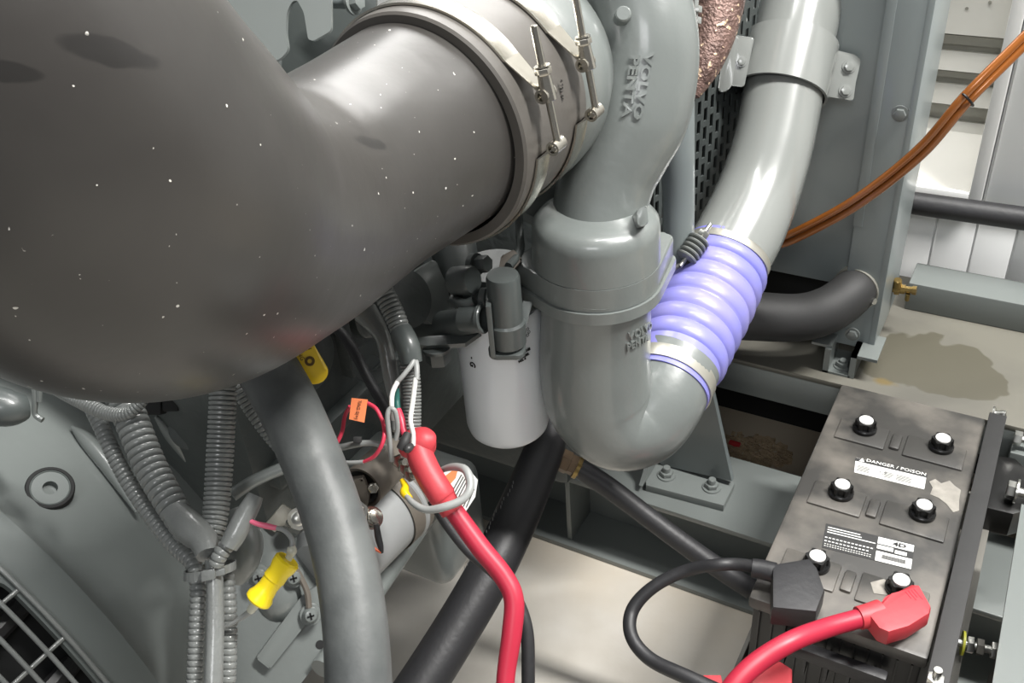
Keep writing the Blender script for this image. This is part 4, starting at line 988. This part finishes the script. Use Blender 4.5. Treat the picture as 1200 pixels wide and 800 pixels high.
bm = wtube([A(608, 252, 1.16), A(609, 275, 1.15), A(609, 295, 1.14), A(596, 312, 1.12)], .005, 5, 12); obj('sensor_pipe', bm, 'shaded_cast', sn)
bm = NB(); plate(bm, [(587, 300), (602, 292), (612, 304), (600, 318), (584, 318)], A(598, 305, 1.13), -CF, .03, .003, 2); obj('sensor_head', bm, 'solenoid', sn)
bm = NB(); plate(bm, [(611, 352), (624, 354), (614, 392), (609, 392)], A(616, 375, 1.13), -CF, .01, .002, 2); obj('mounting_fin', bm, 'shaded_cast', sn)

# bracket with a slot at the top left and its bolt
pb = A(330, 30, 1.22); nb = (-CF+CD*.15-CR*.1).normalized()
lb = thing('slotted_bracket', 'grey sheet bracket with a rounded slot behind the top of the big hose', 'bracket', pb)
poly = rnd2([(190, -90), (388, -90), (388, 26), (388, 36), (367, 48), (361, 46), (356, 14), (348, 0), (342, 2), (336, 14), (335, 40), (338, 58), (330, 68), (260, 100), (190, 100)], 6)
t = NB(); vs = [t.verts.new(on(x, y, pb, nb)) for x, y in poly]; f_ = t.faces.new(vs); bmesh.ops.triangulate(t, faces=[f_])
ge = bmesh.ops.extrude_face_region(t, geom=t.faces[:])
for g in ge['geom']:
    if isinstance(g, bmesh.types.BMVert): g.co -= nb*.008
obj('bracket_sheet', t, 'paint', lb)
q2 = A(415, 3, 1.32)
bm = NB(); plate(bm, [(330, -80), (442, -80), (440, 25), (428, 60), (380, 100), (330, 110)], A(400, 30, 1.34), nb, .01, .001, 2); obj('rear_plate', bm, 'shaded_cast', lb)
bd = (A(430, 4, 1.27)-A(386, 2, 1.30)).normalized()
bm = NB(); cyl(bm, A(380, 2, 1.30), A(412, 3, 1.285), .0085, None, 16); obj('bolt_sleeve', bm, 'sheet', lb)
q = A(412, 3, 1.284); bm = NB(); lathe(bm, q, (CR-CF*.6), [(0, .010), (.0, .0165), (.004, .0165), (.004, .011)], 28); hexa(bm, q+(CR-CF*.6).normalized()*.004, (CR-CF*.6), .0115, .011, .0015); obj('bolt', bm, 'paint', lb)

# ---------------------------------------------------------------- hoses
gh = tube([(285, 380, .97, 70), (305, 418, .94, 72), (335, 470, .90, 72), (362, 530, .87, 72), (385, 590, .85, 72), (405, 660, .83, 74), (417, 740, .81, 77), (421, 830, .79, 80)], 10, 40)
obj('grey_hose', gh, 'worn_hose', None, 'thick scuffed grey hose running down in front of the starter motor', cat='hose')
bh = thing('black_hose', 'thick black rubber hose running down behind the oil filter to the floor', 'hose', A(600, 600, 1.4))
bm = tube([(655, 470, 1.47, 40), (640, 520, 1.45, 46), (612, 590, 1.42, 52), (575, 668, 1.37, 55), (532, 742, 1.33, 56), (482, 820, 1.29, 58), (440, 880, 1.27, 60)], 10, 32); obj('hose_tube', bm, 'black_rubber', bh)
bm = NB()
for i in range(22):
    t = i/22; P_ = (618-t*60+ (rnd.random()-.5)*3, 565+t*105); q = A(P_[0]-16, P_[1], 1.385-.03*t); box(bm, q, (.0022, .0004, .0003), (CD, CR, CF))
obj('printed_marks', bm, 'print_grey', bh, smooth=False)
dh = thing('drain_hose', 'black hose with a brown end fitting crossing in front of the cross member', 'hose', A(700, 570, 1.45))
bm = tube([(678, 548, 1.47, 24), (712, 570, 1.47, 25), (752, 600, 1.465, 24), (800, 636, 1.455, 24), (840, 664, 1.45, 24), (880, 690, 1.45, 24)], 8, 22); obj('hose_tube', bm, 'black_rubber', dh)
a, b = A(636, 528, 1.47), A(680, 549, 1.47); d = (b-a).normalized(); L = (b-a).length
bm = NB(); lathe(bm, a, d, [(0, .014), (L*.35, .0155), (L*.36, .018), (L*.7, .018), (L*.71, .016), (L, .0165)], 6, True); obj('end_fitting', bm, 'brown_fitting', dh)
bm = NB(); lathe(bm, b-d*.008, d, [(0, .0165), (0, .0185), (.006, .0185), (.006, .0165)], 20, False); obj('hose_collar', bm, 'brass', dh)

# starter cables
sr = thing('red_starter_cable', 'thick red cable hanging from the red boot on the starter motor', 'cable', A(495, 520, 1.0))
bm = NB(); sweep(bm, pxpath([(470, 522, 1.0, 16), (476, 522, .998, 30), (488, 520, .995, 38), (500, 518, .99, 36), (508, 517, .988, 24), (511, 517, .988, 10)], 6), 32); obj('boot_dome', bm, 'red_boot', sr)
bm = tube([(489, 508, .99, 18), (492, 532, .985, 31), (501, 553, .98, 32), (513, 573, .975, 32), (519, 582, .975, 32), (521, 585, .975, 29), (530, 599, .975, 27)], 8, 28); obj('boot_sleeve', bm, 'red_boot', sr)
bm = tube([(518, 580, .978, 22), (536, 604, .975, 23), (562, 640, .97, 24), (590, 675, .965, 24), (602, 702, .96, 24), (600, 740, .955, 24), (593, 790, .95, 22), (590, 840, .945, 22)], 10, 24); obj('cable_sheath', bm, 'red_cable', sr)
bm = tube([(505, 586, 1.01, 10), (522, 612, 1.01, 12), (548, 645, 1.01, 12), (580, 672, 1.01, 14), (604, 700, 1.01, 15), (617, 738, 1.005, 16), (619, 790, 1.0, 16), (618, 840, 1.0, 16)], 10, 18)
obj('black_starter_cable', bm, 'black_rubber', None, 'thinner black cable hanging behind the red starter cable', cat='cable')
lp_ = thing('grey_wire_loop', 'grey wire looping around the red boot with a yellow connector', 'wire', A(480, 590, .98))
bm = tube([(514, 552, 1.0, 6), (530, 547, .985, 9), (546, 551, .965, 10), (551, 570, .955, 10), (542, 585, .95, 10), (520, 594, .948, 10), (500, 597, .955, 9), (485, 590, .965, 8), (474, 578, .98, 6)], 8, 14); obj('wire_sheath', bm, 'grey_wire', lp_)
bm = tube([(471, 562, .99, 6), (475, 570, .985, 9), (474, 577, .98, 11), (481, 585, .975, 8)], 5, 10); obj('yellow_connector', bm, 'yellow_tag', lp_)
bm = tube([(490, 562, 1.0, 5), (500, 578, 1.0, 5), (514, 586, 1.005, 5)], 5, 8); obj('teal_wire', bm, 'teal_wire', lp_)

# ---------------------------------------------------------------- corrugated conduits
def conduit(P, label, pitch=.0052, depth=.2, cat='conduit', mt='conduit', segs=18, name='corrugated_conduit', group=None):
    return obj(name, corr(P, pitch, depth, segs), mt, None, label, cat=cat, group=group, ang=75)
conduit([(262, 420, .95, 33), (261, 470, .945, 32), (258, 530, .94, 32), (254, 590, .93, 31), (248, 630, .92, 29)], 'upright corrugated grey conduit right of the thick slanting one', .0046)
conduit([(140, 455, .98, 40), (157, 500, .965, 39), (178, 550, .95, 38), (203, 595, .935, 36), (224, 628, .925, 34)], 'thick slanting corrugated grey conduit running down to the cable tie', .0078)
conduit([(100, 462, 1.0, 19), (118, 498, .985, 19), (140, 546, .97, 19), (168, 592, .955, 19), (200, 634, .935, 20), (226, 660, .92, 20), (232, 690, .91, 19), (230, 740, .9, 19), (226, 830, .89, 19)], 'thin corrugated grey conduit hugging the left of the thick slanting one', .0056)
conduit([(60, 452, 1.0, 16), (95, 470, .97, 18), (125, 484, .96, 18), (150, 484, .95, 16), (170, 466, .95, 14)], 'curved corrugated conduit right under the big rubber elbow', .0034, .2)
conduit([(276, 446, 1.02, 22), (292, 474, 1.02, 20), (310, 500, 1.02, 20), (335, 530, 1.03, 20)], 'thin dark conduit disappearing behind the thick grey hose', .005)
conduit([(286, 606, .90, 20), (270, 632, .895, 20), (258, 650, .89, 19), (252, 664, .89, 18)], 'short frayed conduit above the cable tie', .0056)
conduit([(250, 672, .905, 19), (252, 690, .90, 18)], 'ribbed conduit end just below the cable tie', .0046)
conduit([(266, 672, .925, 17), (268, 720, .915, 20), (268, 760, .91, 20), (265, 830, .90, 20)], 'corrugated conduit at the right of the tied bundle', .0062)
bm = tube([(250, 655, .90, 19), (252, 690, .895, 20), (252, 740, .885, 21), (250, 800, .875, 22), (248, 840, .87, 22)], 8, 18); obj('smooth_conduit', bm, 'conduit', None, 'smooth taped grey conduit in the middle of the tied bundle', cat='conduit')
bm = tube([(300, 580, .90, 18), (295, 590, .898, 22), (285, 608, .895, 25), (276, 626, .892, 25), (268, 640, .89, 22)], 8, 22); obj('conduit_end_sleeve', bm, 'conduit', None, 'smooth grey rubber sleeve over the conduit end by the pink wire', cat='sleeve')
bm = tube([(206, 600, .93, 30), (222, 618, .918, 38), (238, 632, .91, 34), (244, 650, .90, 28)], 6, 24); obj('junction_sleeve', bm, 'conduit', None, 'bulging grey sleeve where the conduits join above the cable tie', cat='sleeve')
bm = tube([(272, 580, 1.0, 16), (300, 562, 1.01, 15), (340, 545, 1.02, 15), (370, 535, 1.03, 15)], 6, 16); obj('rubber_pipe', bm, 'cast', None, 'short dark grey pipe crossing behind the conduit bundle', cat='pipe')
bm = tube([(275, 600, .985, 30), (284, 630, .975, 46), (283, 655, .975, 44), (276, 678, .98, 26)], 6, 28); obj('sensor_boot', bm, 'cast', None, 'rounded grey rubber boot behind the conduit bundle', cat='boot')
ti = thing('cable_tie', 'grey cable tie binding the conduit bundle', 'tie', A(245, 668, .89))
c = A(246, 668, .91); u_ = (CR-CD*.2).normalized(); v_ = -CF
bm = NB(); ring = [c+u_*(.0235*math.cos(i/32*6.2832))+v_*(.019*math.sin(i/32*6.2832)) for i in range(32)]
w_ = -CD*.004
for i in range(32):
    a, b = ring[i], ring[(i+1) % 32]; prism(bm, [a-w_, b-w_, b+w_, a+w_], ((a+b)/2-c).normalized()*.0012)
obj('tie_strap', bm, 'conduit', ti, smooth=False)
q = c+u_*.006+v_*.0205; bm = NB(); box(bm, q, (.0065, .005, .004), (u_, CD, v_), .001); box(bm, q+u_*.007+v_*.001, (.008, .003, .0009), (u_, CD, v_), .0003); obj('tie_head', bm, 'conduit', ti)

# conduits beside the starter
conduit([(448, 340, 1.02, 26), (462, 368, 1.015, 25), (472, 395, 1.01, 24)], 'upper ribbed dark conduit coming out from under the big hose', .0048)
conduit([(478, 415, 1.02, 24), (482, 445, 1.02, 22), (483, 475, 1.02, 22), (483, 512, 1.02, 21)], 'upright ribbed conduit behind the white wires', .0036)
bm = tube([(470, 388, 1.008, 27), (478, 405, 1.0, 28), (482, 425, 1.0, 26)], 5, 20); obj('conduit_sleeve', bm, 'shaded_cast', None, 'grey taped sleeve between the two ribbed conduits', cat='sleeve')
bm = tube([(428, 366, 1.04, 30), (442, 384, 1.035, 22), (450, 400, 1.03, 18), (456, 430, 1.03, 19), (461, 458, 1.03, 17), (463, 475, 1.03, 11), (464, 505, 1.02, 9)], 6, 18); obj('taped_harness', bm, 'conduit', None, 'glossy painted cable harness tapering beside the ribbed conduit', cat='harness')
bm = tube([(392, 380, 1.10, 12), (414, 410, 1.09, 13), (432, 445, 1.08, 12), (452, 480, 1.06, 13), (456, 500, 1.05, 10)], 6, 14); obj('dark_tube', bm, 'black_rubber', None, 'thin dark tube slanting down right of the yellow handle', cat='tube')
wr = thing('starter_wires', 'bunch of white, grey, teal and red wires ending at the red boot', 'wire', A(470, 500, 1.0))
def wire(P, mt, nm, par=wr, n=8, segs=10): return obj(nm, tube(P, n, segs), mt, par)
wire([(484, 412, 1.0, 6), (484, 424, .99, 6), (474, 438, .985, 6), (466, 447, .985, 6)], 'grey_wire', 'grey_wire')
wire([(466, 447, .985, 6), (460, 460, .98, 6), (459, 475, .975, 6), (461, 492, .98, 5)], 'white_wire', 'white_wire')
wire([(484, 412, 1.0, 6), (488, 428, .99, 7), (488, 445, .985, 7)], 'grey_wire', 'grey_wire')
wire([(487, 443, .985, 6), (484, 468, .98, 6), (481, 492, .975, 6), (484, 508, .975, 6), (484, 522, .975, 6)], 'white_wire', 'white_wire')
wire([(464, 455, 1.0, 8), (465, 470, 1.0, 8), (466, 481, .995, 8)], 'teal_wire', 'teal_wire')
wire([(466, 480, .99, 9), (470, 492, .985, 10), (474, 508, .98, 8), (480, 520, .98, 7)], 'red_wire', 'red_lug_wire')
wire([(459, 540, .985, 6), (456, 510, .975, 6), (454, 488, .97, 6), (457, 479, .97, 6), (463, 482, .97, 6), (466, 500, .975, 6), (464, 515, .98, 6)], 'grey_wire', 'bent_wire')
wire([(478, 508, .97, 10), (474, 518, .965, 13), (470, 526, .965, 12)], 'black_matte', 'black_clip')
wire([(482, 522, .965, 8), (478, 526, .96, 10), (474, 527, .96, 6)], 'label_dark', 'crimp')
rl = thing('tagged_red_wire', 'red wire loop carrying a small orange paper tag', 'wire', A(420, 480, 1.0))
wire([(395, 519, 1.0, 5), (401, 505, 1.0, 5), (404, 488, 1.0, 5), (410, 476, .995, 5)], 'red_wire', 'wire', rl)
wire([(430, 472, .995, 5), (440, 478, .99, 5), (447, 490, .985, 5), (450, 500, .98, 5), (450, 512, .975, 5), (446, 524, .975, 5), (438, 535, .98, 5), (426, 541, .985, 4)], 'red_wire', 'wire', rl)
wire([(394, 541, 1.0, 5), (410, 542, .99, 5), (426, 541, .985, 5)], 'grey_wire', 'grey_wire_end', rl)
pq = A(420, 480, .985); nq2 = (-CF+CR*.1).normalized()
bm = NB(); plate(bm, [(412, 466), (431, 468), (427, 495), (409, 491)], pq, nq2, .0006); obj('paper_tag', bm, 'orange_tag', rl, smooth=False, label='small orange paper tag')
text('TAG 0(+)', A(419.5, 480, .984), (CD-CR*.2), (CR+CD*.2), .0050, 'print_black', rl, 'tag_lettering', .0001)
hn = thing('cable_tail', 'grey taped cable with a small tie crossing under the tagged red wire', 'cable', A(420, 520, 1.02))
bm = tube([(384, 527, 1.02, 10), (400, 524, 1.01, 9), (420, 520, 1.0, 8), (436, 519, 1.0, 7), (452, 523, 1.0, 6)], 6, 12); obj('cable_sheath', bm, 'conduit', hn)
bm = NB(); q = A(419, 515, .99); box(bm, q, (.004, .003, .004), (CR, CD, CF), .0008); obj('tie_head', bm, 'black_matte', hn)

# yellow butt fuse holder with the pink wire
fu = thing('yellow_fuse_holder', 'bright yellow inline fuse holder with clear ends beside the bundle', 'fuse holder', A(320, 684, .9))
pts = [(301, 705, .885), (338, 655, .885)]
a, b = A(*pts[0]), A(*pts[1]); d = (b-a).normalized(); L = (b-a).length
bm = NB(); lathe(bm, a, d, [(0, .006), (0, .0105), (.002, .0125), (.006, .0125), (.010, .0105), (.018, .0092), (.026, .0098), (L-.022, .0105), (L-.014, .0100), (L-.008, .0118), (L-.002, .0122), (L, .0105), (L, .006)], 28); obj('fuse_body', bm, 'yellow', fu)
bm = tube([(304, 702, .886, 12), (298, 709, .888, 12), (293, 716, .89, 9)], 4, 14); obj('clear_end', bm, 'clear_end', fu)
bm = tube([(336, 659, .885, 9), (340, 650, .885, 9), (342, 645, .884, 12), (341, 640, .884, 9)], 4, 14); obj('clear_end', bm, 'clear_end', fu)
wire([(297, 714, .89, 8), (288, 720, .89, 7), (276, 728, .895, 5), (262, 736, .90, 4)], 'grey_wire', 'grey_wire', fu)
wire([(342, 643, .884, 6), (342, 632, .885, 6), (334, 622, .888, 6), (322, 618, .89, 5)], 'grey_wire', 'grey_wire', fu)
wire([(324, 618.5, .89, 6), (312, 616, .89, 7), (300, 613, .89, 6), (289, 608, .892, 5)], 'pink_wire', 'pink_wire', fu)

# yellow dipstick handle
yt = thing('dipstick_handle', 'yellow plastic dipstick handle peeking out beneath the big hose', 'handle', A(362, 425, .93))
py_ = A(362, 425, .93); ny = (-CF+CR*.25+CD*.1).normalized()
poly = [(330, 400), (330, 380), (350, 378), (366, 402), (376, 420), (384, 433)]
P = [(325, 385), (352, 382), (367, 402), (384, 431)]+[(368+17*math.cos(t), 436+15*math.sin(t)) for t in [R(k) for k in range(-10, 150, 20)]]+[(342, 418)]
bm = NB(); plate(bm, P, py_, ny, .012, .0035); obj('handle_body', bm, 'yellow_tag', yt)
q = on(363, 423, py_+ny*.0002, ny); bm = NB(); lathe(bm, q, ny, [(0, .0022), (0, .0048), (.0004, .0048), (.0004, .0022), (0, .0022)], 24, False); obj('printed_symbol', bm, 'brown_print', yt)
text('OIL', on(357, 408, py_+ny*.0002, ny), (CR*.6-CD*.2), (-CD), .0085, 'brown_print', yt, 'lettering', .0002)
text('ENG', on(352, 416, py_+ny*.0002, ny), (CD+CR*.5), (CR-CD*.5), .0055, 'brown_print', yt, 'lettering', .0002)
# small castings showing under the hose at the far left
lc = thing('clip_bracket', 'small dark clip and pipe stub under the far left of the big hose', 'bracket', A(40, 465, 1.0))
bm = tube([(-30, 470, 1.05, 50), (10, 478, 1.05, 44), (30, 476, 1.06, 30)], 5, 20); obj('pipe_stub', bm, 'shaded_cast', lc)
bm = wtube([A(40, 450, .98), A(41, 470, .985), A(41, 485, .99), A(50, 492, .99)], .003, 5, 8); obj('spring_wire', bm, 'cast', lc)
bm = wtube([A(46, 452, .98), A(46, 470, .985)], .003, 5, 8); obj('spring_wire', bm, 'cast', lc)
